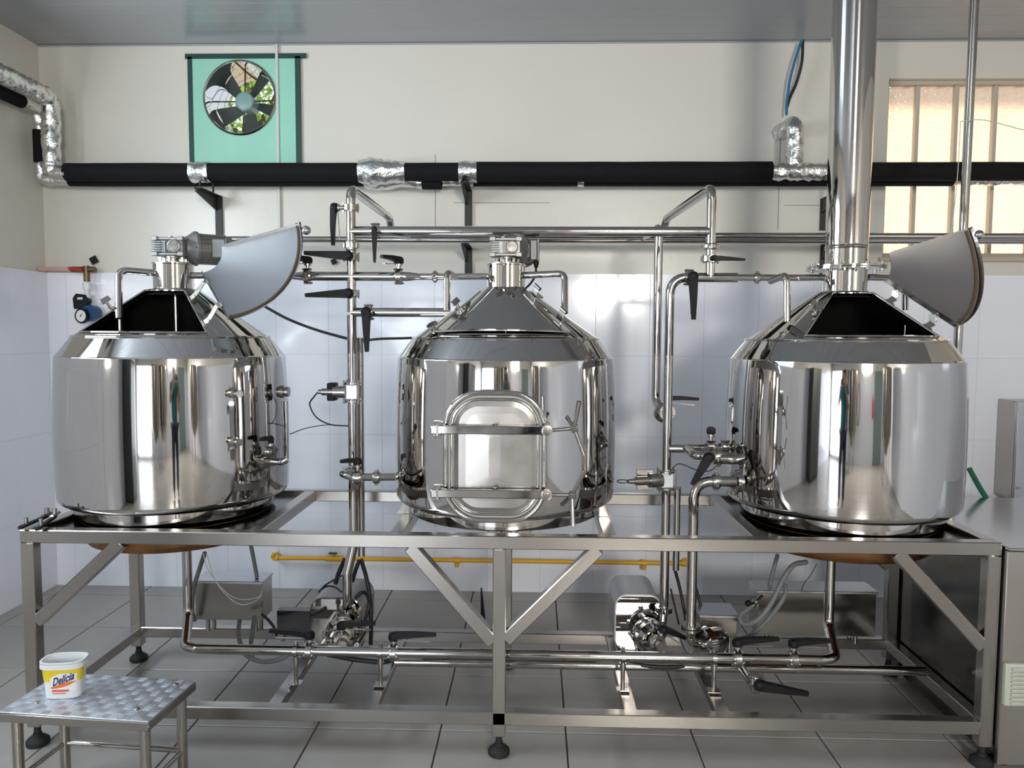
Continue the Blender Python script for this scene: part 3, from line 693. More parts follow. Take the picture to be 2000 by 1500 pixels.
k3 = kettle(1.245, 'right brewing kettle with open hatch under the tall steel chimney', ((.040, 0, .020), R_(166)), 0, True)
nk = MB(); nk.lathe((1.245, TY, 0), Z, [(ZN-.002, .087), (ZN+.006, .085), (1.803, .085), (1.803, .15), (1.809, .15), (1.809, .085), (1.811, .084)], 64, caps=False)
nk.v = nk.v; obj('neck', nk, MIR, k3)
obj('agitator_shaft', MB().cyl((-1.487, TY, .9), (-1.487, TY, 1.82), .009), FIT, k1); obj('agitator_shaft', MB().cyl((-.12, TY, .9), (-.12, TY, 1.82), .009), FIT, k2)

# chimney
ch = thing('chimney_pipe', 'tall polished steel chimney rising from the right kettle to the ceiling', 'chimney', (1.247, TY, 1.81))
obj('flue', MB().lathe((1.247, TY, 0), Z, [(1.812, .080), (1.885, .080), (1.889, .0835), (1.893, .080), (1.897, .0835), (1.903, .0815), (2.4, .0820), (ZC-.001, .0825)], 64, caps=False), MIR, ch, angle=30)
fg = MB(); fg.lathe((1.247, TY, 1.811), Z, [(0, .078), (0, .15), (.007, .15), (.007, .078)], 64, caps=False)
obj('flange', fg, MIR, ch)
for i in range(8):
    a = i*math.pi/4+.25; c = V((1.247+.132*math.cos(a), TY+.132*math.sin(a), 1.80)); obj('bolt', MB().cyl(c, c+Z*.036, .005, 8).cyl(c+Z*.018, c+Z*.026, .009, 6).cyl(c-Z*.004, c+Z*.002, .009, 6), FIT, ch)
# thin support pole
pa_, pb_2 = at(1903.5, 0, 3.50), at(1881, 462, 3.50); pd_ = (pb_2-pa_)/(pb_2.z-pa_.z)
pp_ = lambda z: pa_+pd_*(z-pa_.z)
tag(obj('support_pole', MB().cyl(pp_(FZ), pp_(ZC-.001), .0185, 20), PIPE), 'thin stainless pole from the ceiling down behind the right open lid', 'pole')

# gear motors
def gear_motor(t, cx, ang, zb=1.822, side_box=True):
    g = bpy.data.objects.new('gear_motor', None); COL.objects.link(g); g.parent = t; O = V((cx, TY, zb)); g.location = O-ORG[t.name]; ORG[g.name] = O
    ca, sa = math.cos(ang), math.sin(ang); M = lambda p: O+V((p[0]*ca-p[1]*sa, p[0]*sa+p[1]*ca, p[2])); Rz = Matrix.Rotation(ang, 3, 'Z')
    e = MB(); e.cyl(M((0, 0, 0)), M((0, 0, .006)), .062, 24)
    for i in range(6): a = i*math.pi/3; e.cyl(M((.05*math.cos(a), .05*math.sin(a), .0)), M((.05*math.cos(a), .05*math.sin(a), .024)), .006, 8)
    e.cyl(M((0, 0, 0)), M((0, 0, .03)), .022, 16); obj('mounting_ring', e, FIT, g)
    # gearbox: fixed facing the viewer
    gb_ = MB(); B = lambda c, s_, bev=.003: gb_.box(O+V(c), s_, None, bev)
    B((0, 0, .062), (.118, .080, .062)); B((0, 0, .036), (.126, .092, .012)); B((0, 0, .098), (.126, .092, .012))
    for i in range(5): B((-.046, -.046, .046+.0095*i), (.040, .018, .0035), .0008)
    for i in range(3): B((-.008+.008*i, -.046, .066), (.003, .014, .05), .0008)
    for sx in (-1, 1):
        for z in (.036, .098): B((sx*.053, -.043, z), (.024, .020, .017), .002)
    gb_.lathe(O+V((.025, -.040, .067)), V((0, -1, 0)), [(0, .026), (.012, .026), (.013, .023), (.010, .021), (.010, .0)], 28); gb_.cyl(O+V((-.01, 0, .10)), O+V((-.01, 0, .112)), .010, 12)
    gb_.cyl(O+V((.0, 0, .022)), O+V((0, 0, .036)), .034, 24)
    obj('gearbox', gb_, mat('pale_cast_aluminium', (.30, .30, .295), .38, .7, bump=.08, bscale=90), g)
    pl2 = MB(); pl2.cyl(O+V((.025, -.0515, .067)), O+V((.025, -.0525, .067)), .0195, 24); obj('cover_plate', pl2, FIT, g)
    mo = MB(); ax = V((ca, sa, 0)); c = O+V((.0, 0, .067))
    mo.lathe(c+ax*.045, ax, [(0, .046), (.012, .052), (.030, .066), (.036, .072), (.048, .072), (.052, .059), (.165, .057), (.170, .061), (.182, .061), (.192, .046), (.194, 0)], 32)
    u, v, _ = frame_of(ax)
    for i in range(18):
        a = i*2*math.pi/18; d = u*math.cos(a)+v*math.sin(a); mo.beam(c+ax*.095+d*.059, c+ax*.21+d*.059, .003, .010, up=d, bev=0)
    for i in range(6):
        a = i*2*math.pi/6; d = u*math.cos(a)+v*math.sin(a); mo.cyl(c+ax*.072+d*.066, c+ax*.100+d*.066, .005, 6)
    obj('motor', mo, CAST, g)
    return g, O, ax, c
g1, O1, ax1, c1 = gear_motor(k1, -1.493, R_(38))
tb = MB(); tb.box(c1+ax1*.165+V((.045, -.030, 0)), (.060, .075, .080), None, .005); tb.box(c1+ax1*.165+V((.079, -.030, 0)), (.008, .082, .088), None, .003); obj('terminal_box', tb, CAST, g1)
g2, O2, ax2, c2 = gear_motor(k2, -.120, R_(72))
tb = MB(); tb.box(O2+V((.112, .06, .062)), (.030, .075, .082), None, .004); tb.box(O2+V((.130, .06, .062)), (.010, .082, .090), None, .003); tb.beam(O2+V((.05, .09, .062)), O2+V((.112, .08, .062)), .06, .06, None, .004); obj('terminal_box', tb, CAST, g2)
gl_ = MB(); gl_.lathe(O2+V((.122, .06, .020)), -Z, [(0, .012), (.012, .012), (.016, .010), (.028, .007)], 14); obj('cable_gland', gl_, BLK, g2)
q0 = O2+V((.122, .06, -.006)); cb = MB().sweep(smooth_curve([q0, q0+V((-.002, 0, -.03)), q0+V((-.022, .01, -.065)), q0+V((-.055, .03, -.095))]), .0045, 8); obj('power_cable', cb, CABLE, g2)

# spray pipes curving over each kettle (part of the kettle)
def kp(t, pts, r=.0135, fil=.035, name='spray_pipe'): return obj(name, MB().tube([at(*p) for p in pts], r, fil), PIPE, t)
zS = at(987, 540, TY).z
kp(k1, [(232, 622, 2.98), (232, 527, 3.02), (300, 533, 3.10)], .014)
obj('spray_pipe', MB().cyl((at(234, 640, 2.99).x, 2.99, 1.50), (at(234, 640, 2.99).x, 2.99, 1.59), .008), FIT, k1)
kp(k2, [(873, 606, 3.00), (873, 532, 3.02), (890, 541, 3.13)], .0135, .03)
kp(k2, [(1103, 612, 3.08), (1103, 534, 3.12), (1020, 538, 3.15)], .0135, .03)
kp(k3, [(1537, 628, 3.02), (1537, 536, 3.03), (1505, 549, 3.14)], .0135, .03)
kp(k3, [(1768, 560, 3.2), (1768, 606, 3.2)], .013, .03)
obj('spray_pipe', MB().cyl((at(1768, 640, 3.2).x, 3.2, 1.45), (at(1768, 640, 3.2).x, 3.2, 1.63), .008), FIT, k3)

# manway on the middle kettle
MC = at(967, 891, TY-TR-.03); mw = bpy.data.objects.new('manway', None); COL.objects.link(mw); mw.parent = k2; mw.location = MC-ORG[k2.name]; ORG[mw.name] = MC
sc_ = MC.y/FPX; HWd, HHt = 99*sc_, 128*sc_
def rr_loop(hw, hh, rc, k=10):
    out = []
    for (sx, sz, a0) in ((1, 1, 0), (-1, 1, 90), (-1, -1, 180), (1, -1, 270)):
        for i in range(k+1):
            a = R_(a0+90*i/k); out.append((sx*(hw-rc)+rc*math.cos(a), sz*(hh-rc)+rc*math.sin(a)))
    return out
def ringloop(hw, hh, rc, y, r, n=12):
    L_ = rr_loop(hw, hh, rc); P = [V((MC.x+a, y, MC.z+b)) for a, b in L_]; P.append(P[0]); return MB().sweep(P, r, n)
yD = TY-TR-.048
def band(l0, y0, l1, y1, mb):
    n = len(l0); b = [V((MC.x+a, y0, MC.z+c)) for a, c in l0]+[V((MC.x+a, y1, MC.z+c)) for a, c in l1]
    mb.add(b, [(i, n+i, n+(i+1) % n, (i+1) % n) for i in range(n)])
RC = .122
mb = MB(); band(rr_loop(HWd, HHt, RC), yD+.0, rr_loop(HWd, HHt, RC), TY-TR+.115, mb); obj('manway_collar', mb, MIR, mw)
obj('manway_ring', ringloop(HWd-.004, HHt-.004, RC-.004, yD, .0095), MIR, mw)
obj('manway_gasket', ringloop(HWd-.017, HHt-.017, RC-.014, yD+.002, .004), mat('pale_gasket', (.45, .43, .40), .6), mw)
mb = MB(); ls = [(HWd-.020, .004), (HWd-.032, -.008), (HWd-.05, -.013), (HWd-.075, -.013), (.02, -.016)]
loops = []
for (w_, dy) in ls:
    dd = HWd-w_; loops.append((rr_loop(w_, HHt-dd, max(.012, RC-dd) if w_ > .03 else .012), yD+.004+dy))
for i in range(len(loops)-1): band(loops[i+1][0], loops[i+1][1], loops[i][0], loops[i][1], mb)
n = len(loops[-1][0]); mb.add([V((MC.x+a, loops[-1][1], MC.z+c)) for a, c in loops[-1][0]], [tuple(reversed(range(n)))])
obj('manway_door', mb, mat('door_stainless', (.50, .475, .45), .24, 1, rvar=.05, vscale=3), mw, angle=60)
obj('door_rim', ringloop(HWd-.026, HHt-.026, RC-.022, yD-.004, .006), MIR, mw)
for k, (ya, yb) in enumerate(((836, 843), (960, 968))):
    zc_ = at(960, (ya+yb)/2, yD-.03).z; xa, xb = at(842, 836, yD-.03).x, at(1064, 836, yD-.03).x
    yy = yD-.034
    am = obj('clamp_arm', MB().beam((xa, yy, zc_), (xb, yy, zc_), .016, .030, None, .003).cyl((at(967, 836, yy).x, yy, zc_+.012), (at(967, 836, yy).x, yy, zc_+.022), .008, 8), PIPE, mw)
    hm = MB(); hx_ = xa+.022; hm.cyl((hx_, yy, zc_-.028), (hx_, yy, zc_+.028), .009, 12); hm.cyl((hx_, yy, zc_+.018), (hx_, yy, zc_+.030), .014, 6); hm.cyl((hx_, yy, zc_-.030), (hx_, yy, zc_-.020), .014, 6)
    hm.beam((hx_, yy, zc_+.02), (hx_+.06, TY-TR+.06, zc_+.02), .012, .006, Z, .001); hm.beam((hx_, yy, zc_-.02), (hx_+.06, TY-TR+.06, zc_-.02), .012, .006, Z, .001); obj('arm_hinge', hm, FIT, mw)
    ey = MB(); eo = V((xb+.008, yy-.004, zc_)); 
    for s2 in (-1, 1): ey.lathe(eo+V((0, 0, 0)), V((0, s2, 0)), [(0, .010), (.003, .0185), (.011, .0185), (.012, .010)], 24)
    ey.cyl(eo-V((0, .018, 0)), eo+V((0, .03, 0)), .008, 12)
    ey.beam(eo+V((0, .02, .022)), eo+V((-.02, .11, .022)), .02, .006, Z, .001); obj('swing_bolt_eye', ey, FIT, mw)
    hub = at(1121, 836, yy) if k == 0 else at(1117, 966, yy); hub.y = yy-.008
    th = obj('swing_bolt', MB().cyl(eo, hub, .0065, 12), FIT, mw)
    wh = MB(); hd = (hub-eo).normalized(); wh.lathe(hub-hd*.012, hd, [(0, .009), (.003, .0145), (.022, .0145), (.025, .010)], 20)
    tips = [(1131, 784), (1141, 890), (1108, 815)] if k == 0 else [(1141, 921), (1119, 1027), (1098, 985)]
    for i, q in enumerate(tips):
        e_ = at(q[0], q[1], yy-.03 if i < 2 else yy+.05); wh.cyl(hub, e_, .0065, 10, .0082)
    obj('spoke_handle', wh, PIPE, mw)

# probes on the left kettle's right flank
def on_shell(cx, px, py):
    lo = at(px, py, 2.7); # intersect ray with the cylinder
    d = ray(px, py); a = d.x**2+d.y**2; b = -2*(d.x*cx+d.y*TY); c = cx*cx+TY*TY-TR*TR; s_ = (-b-math.sqrt(max(0, b*b-4*a*c)))/(2*a); P = CAM+d*s_; return P, V((P.x-cx, P.y-TY, 0)).normalized()
for (px, py) in ((456, 768), (456, 862)):
    P, nn = on_shell(-1.493, px, py); obj('probe_port', MB().lathe(P-nn*.01, nn, [(0, .018), (.02, .018), (.022, .012), (.045, .010), (.047, .014), (.055, .014)], 18), FIT, k1)
P, nn = on_shell(-1.493, 553, 765); obj('probe_port', MB().lathe(P-nn*.01, nn, [(0, .026), (.016, .026), (.018, .018), (.024, .018), (.025, .021), (.034, .021)], 18), FIT, k1)
P, nn = on_shell(-1.493, 556, 783); w0 = P+nn*.006; gg = MB(); gg.cyl(V((w0.x, w0.y, w0.z)), V((w0.x, w0.y, 1.01)), .007, 10); obj('level_tube', gg, PIPE, k1)
P, nn = on_shell(-1.493, 520, 900); ov = MB(); ov.lathe(P-nn*.01, nn, [(0, .030), (.02, .030), (.022, .018), (.05, .018)], 20); e0 = P+nn*.04; ov.tube([e0, e0+nn*.035, e0+nn*.025+V((.030, .0, .012))], .014, .02); obj('outlet_elbow', ov, PIPE, k1)
P, nn = on_shell(-1.493, 512, 880); valve(k1, P+nn*.045, nn, Z, V((-.4, -.6, 0)), L=.05, r=.024, trig=False, sl=.034, hw=.012)
P, nn = on_shell(1.245, 1438, 940); obj('flange_port', MB().lathe(P-nn*.02, nn, [(0, .045), (.03, .045), (.032, .03), (.05, .02)], 24), FIT, k3)

# ================================================================ LEFT MANIFOLD
YM = 3.22; rp = .0195
mf = thing('pipe_manifold', 'left stainless pipe manifold with black valve handles between left and middle kettles', 'pipework', at(690, 1180, YM))
def mt(name, pts, r=rp, fil=None, par=None, m=None): return obj(name, MB().tube([at(*p) for p in pts], r, fil), m or PIPE, par or mf)
top = at(684, 368, YM); Xm = at(688, 700, YM).x
ZTp = top.z
# loop: up, over the top, back towards the wall and right, down into the wall run
loopP = [V((Xm, YM, at(688, 610, YM).z)), V((Xm, YM, ZTp)), V((at(760, 413, 3.95).x, 3.95, ZTp-.012)), V((at(762, 440, 3.98).x, 4.02, zC)), V((at(800, 466, YP-.06).x, YP-.06, zC))]
obj('riser_loop', MB().tube(loopP, rp, [.05, .045, .06]), PIPE, mf)
obj('tube', MB().cyl((at(790, 466, YP-.06).x, YP-.06, zC), (XR-.01, YP-.06, zC), .017), PIPE, pc)
zMb = at(692, 1062, YM).z
obj('riser', MB().tube([V((Xm, YM, at(688, 615, YM).z)), V((Xm, YM, zMb)), V((at(678, 1118, YM-.01).x, YM-.01, at(678, 1118, YM).z)), V((at(678, 1118, YM-.01).x, YM-.01, at(677, 1185, YM-.01).z))], .0205, .05), PIPE, mf)
Xm2 = at(704, 850, YM+.05).x
obj('second_riser', MB().cyl((Xm2, YM+.05, at(703, 1092, YM).z), (Xm2, YM+.05, at(703, 660, YM).z), .016), PIPE, mf)
def Pm(py): return V((Xm, YM, at(687, py, YM).z))
valve(mf, Pm(406), Z, -X, -Z, L=.155, sl=.058); union(mf, Pm(480), Z)
valve(mf, Pm(502), Z, -Yv, -X+Z*.06, L=.18, sl=.045); valve(mf, Pm(574), Z, -Yv, -X-Z*.05, L=.178, sl=.045)
# horizontals
zH = at(760, 540, YM).z
obj('branch', MB().cyl(V((at(603, 540, YM).x, YM, zH)), V((Xm, YM, zH)), rp), PIPE, mf); obj('branch', MB().cyl(V((Xm, YM, zH)), V((at(792, 540, YM).x, YM, zH)), rp), PIPE, mf)
obj('reducer', MB().lathe(V((at(792, 540, YM).x, YM, zH)), X, [(0, rp), (.01, rp), (.055, .0135), (.07, .0135)], 20), PIPE, mf)
obj('reducer', MB().lathe(V((at(597, 540, YM).x, YM, zH)), -X, [(0, rp), (.01, rp), (.055, .0135), (.07, .0135)], 20), PIPE, mf)
obj('spray_line', MB().tube([V((at(820, 540, YM).x, YM, zH)), V((at(872, 540, YM).x, YM, zH)), V((at(955, 540, TY).x+.02, TY, zS))], .0135, .03), PIPE, mf)
obj('spray_line', MB().tube([V((at(570, 540, YM).x, YM, zH)), V((at(480, 540, YM).x, YM, zH)), V((at(375, 540, TY).x-.01, TY, zS))], .0135, .03), PIPE, mf)
union(mf, V((at(850, 540, YM).x, YM, zH)), X, .024, .012)
valve(mf, V((at(779, 540, YM).x, YM, zH)), X, Z, V((-.42, -.9, 0)), L=.12, sl=.055); valve(mf, V((at(601, 540, YM).x, YM, zH)), X, Z, V((-.55, -.8, 0)), L=.12, sl=.055)
zQ = at(760, 610, YM).z
obj('branch', MB().cyl(V((Xm, YM, zQ)), V((at(880, 610, YM).x, YM, zQ)), rp), PIPE, mf)
valve(mf, V((at(721, 610, YM).x, YM, zQ)), X, -Yv, -Z+X*.02, L=.165, sl=.050)
# pipe A (front high line) to the right loop
zA = at(1000, 452, YM).z; xAe = at(1384, 452, YM).x
obj('high_line', MB().tube([V((Xm, YM-.0, zA)), V((at(720, 452, YM).x, YM, zA)), V((xAe, YM, zA))], .0205), PIPE, mf)
valve(mf, V((at(734, 452, YM).x, YM, zA)), X, V((.1, -1, -.0)), -Z, L=.135, sl=.042, hw=.013)
# sight glass with sensor
sg = Pm(765); f1 = flange(mf, Pm(748), Z, .036, .006, 4, 'sight_glass_flange'); flange(mf, Pm(783), Z, .036, .006, 4, 'sight_glass_flange')
obj('sight_glass', MB().box(sg, (.048, .048, .062), None, .003), GLASSW, mf)
for sx in (-1, 1):
    for sy in (-1, 1): obj('tie_rod', MB().cyl(sg+V((sx*.031, sy*.031, -.05)), sg+V((sx*.031, sy*.031, .05)), .003, 8), FIT, mf)
sn = MB(); sn.cyl(sg+V((-.024, -.02, 0)), sg+V((-.075, -.02, 0)), .026, 20); sn.cyl(sg+V((-.07, -.02, 0)), sg+V((-.125, -.02, 0)), .015, 16); sn.cyl(sg+V((-.125, -.02, 0)), sg+V((-.14, -.02, 0)), .010, 12)
so = obj('flow_sensor', sn, FIT, mf); obj('sensor_cap', MB().box(sg+V((-.085, .0, 0)), (.035, .06, .075), None, .004), BLK, so)
s0 = sg+V((-.14, -.02, 0))
tag(obj('sensor_cable', MB().sweep(smooth_curve([s0, s0+V((-.018, 0, -.02)), at(605, 790, YM), at(618, 815, YM), at(645, 829, YM), at(680, 832, YM)]), .0032, 8), CABLE), 'black cable looping from the sensor to the left manifold', 'cable')
tag(obj('sensor_cable', MB().sweep(smooth_curve([at(648, 829, YM), at(620, 832, 3.35), at(592, 838, 3.5), at(566, 848, 3.55)]), .0022, 6), CABLE), 'thin black wire trailing left from the sensor cable towards the left kettle', 'cable')
# low tee to the middle kettle
zW = at(720, 928, YM-.05).z; yW = YM-.05
P, nn = on_shell(-.12, 772, 930)
obj('low_branch', MB().tube([V((Xm, YM, at(690, 918, YM).z)), V((Xm-.035, yW-.03, at(690, 918, YM).z)), V((at(690, 924, yW-.04).x, yW-.05, zW)), V((at(775, 928, yW).x, yW-.03, zW))], .016, .03), PIPE, mf)
valve(mf, V((at(704, 927, yW).x, yW-.05, zW)), X, Z, V((-.75, -.6, 0)), L=.075, sl=.055, r=.030, hw=.018); union(mf, V((at(740, 928, yW).x, yW-.045, zW)), X, .030, .014)

# ================================================================ RIGHT MANIFOLD
rm_ = thing('pipe_manifold', 'right stainless pipe manifold with black valve handles between middle and right kettles', 'pipework', at(1303, 1200, YM))
Xr = at(1304, 800, YM).x; zR = at(1390, 542, YM).z
mtr = lambda name, pts, r=rp, fil=None: obj(name, MB().tube(pts, r, fil), PIPE, rm_)
mtr('riser', [V((Xr, YM, at(1303, 1200, YM).z)), V((Xr, YM, zR)), V((at(1440, 542, YM).x, YM, zR))], .0195, .075)
mtr('second_riser', [V((at(1322, 1000, YM+.05).x, YM+.05, at(1321, 1120, YM).z)), V((at(1322, 1000, YM+.05).x, YM+.05, at(1321, 955, YM).z))], .015)
obj('reducer', MB().lathe(V((at(1415, 542, YM).x, YM, zR)), X, [(0, rp), (.01, rp), (.045, .0135), (.06, .0135)], 20), PIPE, rm_)
obj('spray_line', MB().tube([V((at(1425, 542, YM).x, YM, zR)), V((at(1560, 543, YM).x, YM, zR)), V((at(1618, 543, TY).x, TY, zR-.004))], .0135, .03), PIPE, rm_)
obj('spray_line', MB().cyl(V((at(1694, 545, TY).x, TY, zR-.002)), V((at(1765, 545, TY+.05).x, TY+.05, zR-.002)), .0135), PIPE, rm_)
union(rm_, V((at(1478, 542, YM).x, YM, zR)), X, .024, .012)
valve(rm_, V((at(1345, 541, YM).x, YM, zR)), X, V((.12, -1, 0)), -Z+X*.02, L=.175, sl=.048)
Xt = at(1388, 480, YM).x; ztp = at(1388, 366, YM).z
mtr('riser_loop', [V((Xt, YM, zR)), V((Xt, YM, ztp)), V((at(1302, 432, 3.95).x, 3.95, ztp-.02)), V((at(1298, 450, 3.99).x, 4.02, zC+.02))], rp, [.05, .04])
union(rm_, V((Xt, YM, at(1388, 482, YM).z)), Z, .036, .013); valve(rm_, V((Xt, YM, at(1388, 506, YM).z)), Z, V((0, -1, -.0)), X-Z*.06, L=.125, sl=.045, r=.040, hw=.012)
# tall pipe behind, with ball fitting and valve
Yk = 3.62; Xk = at(1284, 600, Yk).x; zk = at(1284, 440, Yk+.2).z
mtr('drop_pipe', [V((Xk, YP, zC)), V((Xk, Yk+.0, at(1284, 446, Yk).z)), V((Xk, Yk, at(1282, 782, Yk).z)), V((at(1294, 810, Yk-.05).x, Yk-.05, at(1296, 806, Yk-.05).z))], .0205, [.03, .05])
obj('check_valve', MB().ball(at(1296, 806, Yk-.06), .047, 24, 14, (1, .6, 1)), FIT, rm_)
valve(rm_, at(1303, 806, Yk-.10), Yv, V((.05, 0, 1)), X+Z*.03, L=.14, sl=.052, hw=.014, r=.036)
# mid tee: valve group into the right kettle
zV = at(1330, 876, YM).z; P, nn = on_shell(1.245, 1440, 897)
mtr('mid_branch', [V((Xr, YM, zV)), V((at(1340, 876, YM).x, YM, zV)), V((at(1352, 888, YM-.05).x, YM-.10, at(1352, 888, YM-.08).z)), V((at(1440, 892, YM-.12).x, YM-.12, at(1440, 892, YM-.12).z))], .018, .03)
mtr('mid_branch', [V((at(1335, 872, YM).x, YM, zV+.004)), V((at(1430, 872, YM).x, YM+.02, zV+.004))], .015)
vp = V((at(1378, 891, YM-.13).x, YM-.125, at(1378, 889, YM-.12).z)); valve(rm_, vp, X, -Yv, V((-.50, 0, -.85)), L=.125, sl=.05, hw=.022)
union(rm_, V((at(1402, 893, YM-.13).x, YM-.122, at(1402, 891, YM-.12).z)), X, .041, .018)
mtr('tank_stub', [V((at(1405, 896, YM-.16).x, YM-.15, at(1405, 896, YM-.15).z)), V((at(1436, 898, YM-.16).x, YM-.14, at(1436, 898, YM-.15).z))], .021)
vk = V((at(1388, 875, YM-.02).x, YM-.02, at(1388, 872, YM-.02).z)); valve(rm_, vk, X, Z, V((-.1, -1, 0)), L=.06, sl=.055, r=.026, trig=False, hw=.019)
flange(rm_, V((at(1413, 868, YM-.02).x, YM-.02, at(1413, 872, YM-.02).z)), X, .028, .010, 4)
# sight glass and sensor
sg = V((Xr, YM, at(1300, 937, YM).z)); flange(rm_, sg+Z*.036, Z, .038, .006, 4, 'sight_glass_flange'); flange(rm_, sg-Z*.036, Z, .038, .006, 4, 'sight_glass_flange')
obj('sight_glass', MB().box(sg, (.052, .050, .060), None, .003), GLASSW, rm_)
for sx in (-1, 1):
    for sy in (-1, 1): obj('tie_rod', MB().cyl(sg+V((sx*.033, sy*.031, -.05)), sg+V((sx*.033, sy*.031, .05)), .003, 8), FIT, rm_)
d = V((-1, -.25, 0)).normalized(); q = sg+V((-.022, -.01, 0)); sn = MB(); sn.cyl(q, q+d*.055, .030, 22); sn.cyl(q+d*.05, q+d*.115, .019, 16); sn.cyl(q+d*.115, q+d*.15, .013, 14, .009)
so = obj('flow_sensor', sn, FIT, rm_); obj('sensor_bracket', MB().box(q+d*.07+V((.0, .03, 0)), (.07, .012, .09), None, .002), FIT, so)
lp = q+d*.15; obj('wire_loop', MB().sweep([lp+V((-.022-.022*math.cos(t), 0, .007*math.sin(t))) for t in np.linspace(math.pi, 3*math.pi, 20)], .0022, 6), CABLE, so)
tag(obj('sensor_cable', MB().sweep(smooth_curve([at(1310, 920, YM-.03), at(1322, 907, YM-.03), at(1336, 908, YM-.04), at(1360, 918, YM-.08), at(1385, 920, YM-.1), at(1400, 910, YM-.12)]), .002, 6), CABLE), 'thin grey wire looping from the right sight glass under the big valve handle', 'cable')
# return pipe from right kettle down to pump
Ye = 3.02; Xe = at(1353, 1050, Ye).x; zE = at(1390, 940, Ye).z
mtr('return_pipe', [V((at(1436, 940, Ye).x, Ye, zE)), V((Xe, Ye, zE)), V((Xe, Ye, at(1349, 1225, Ye).z))], .0205, .075); union(rm_, V((at(1398, 940, Ye).x, Ye, zE)), X, .036, .015)

# ================================================================ BOTTOM PIPEWORK
Yb = 2.90; rb = .0195; zb0 = at(1000, 1278, Yb).z
bt = thing('transfer_pipe', 'long polished pipe low across the frame joining the drains of both outer kettles', 'pipework', (0, Yb, zb0))
xa, xb = at(368, 1262, Yb).x, at(1622, 1286, Yb).x
pl1 = at(365, 1090, 3.10); pl2 = at(1622, 1110, 3.10)
obj('tube', MB().tube([V((pl1.x, 3.10, .705)), V((pl1.x, 3.10, zb0+.06)), V((xa-.022, Yb+.02, zb0)), V((xa+.03, Yb, zb0)), V((0, Yb, zb0)), V((xb-.03, Yb, zb0)), V((xb+.028, Yb+.02, zb0)), V((pl2.x, 3.10, zb0+.06)), V((pl2.x, 3.10, .705))], rb, .05), PIPE, bt)
valve(bt, V((at(605, 1266, Yb).x, Yb, zb0)), X, Z, V((-1, .12, 0)), L=.165, sl=.052); valve(bt, V((at(769, 1270, Yb).x, Yb, zb0)), X, Z, V((1, .05, 0)), L=.165, sl=.052)
valve(bt, V((at(1440, 1284, Yb).x, Yb, zb0)), X, Z, V((1, .15, 0)), L=.165, sl=.052); valve(bt, V((at(1549, 1288, Yb).x, Yb, zb0)), X, Z, V((1, .10, 0)), L=.150, sl=.052)
for (px, name) in ((578, 0), (743, 0), (1217, 0), (1395, 0)):
    x = at(px, 1280, Yb).x; m_ = MB(); m_.lathe((x-.008, Yb, zb0), X, [(0, rb), (0, rb+.005), (.016, rb+.005), (.016, rb)], 24); m_.cyl((x, Yb, zb0-.02), (x, Yb, .168), .0085, 12); m_.cyl((x, Yb, zb0-.026), (x, Yb, zb0-.046), .013, 12); m_.box((x, Yb, .172), (.05, .04, .006), None, .001); m_.cyl((x, Yb, zb0+.022), (x, Yb, zb0+.036), .007, 8); obj('pipe_stand', m_, FIT, bt)
Yd = 3.02; zd = at(1100, 1296, Yd).z-.004
b2 = thing('drain_pipe', 'second long pipe just below and behind the transfer pipe, ending at the right', 'pipework', (0, Yd, zd))
obj('tube', MB().cyl((at(772, 1290, Yd).x, Yd, zd), (at(1808, 1300, Yd).x, Yd, zd), .019), PIPE, b2)
xdv = at(1478, 1310, Yb).x
dv = at(1477, 1327, 2.82)
obj('drain_branch', MB().tube([V((dv.x, Yd-.005, zd)), V((dv.x, 2.83, zd+.004)), V((dv.x, 2.82, dv.z-.05))], .016, .03), PIPE, b2)
valve(b2, dv, Z, -Yv, X-Z*.14, L=.175, sl=.04, r=.030, trig=False)
# hanging black cable under the pipe
tag(obj('power_cable', MB().sweep(smooth_curve([at(640, 1278, 3.05), at(700, 1289, 3.03), at(760, 1291, 3.05), at(770, 1265, 3.2)]), .010, 10), CABLE), 'black cable sagging below the transfer pipe near the left pump', 'cable')
tag(obj('power_cable', MB().sweep(smooth_curve([at(1222, 1294, 3.02), at(1290, 1303, 3.0), at(1370, 1300, 3.02)]), .008, 10), CABLE), 'black cable sagging below the transfer pipe near the right pump', 'cable')

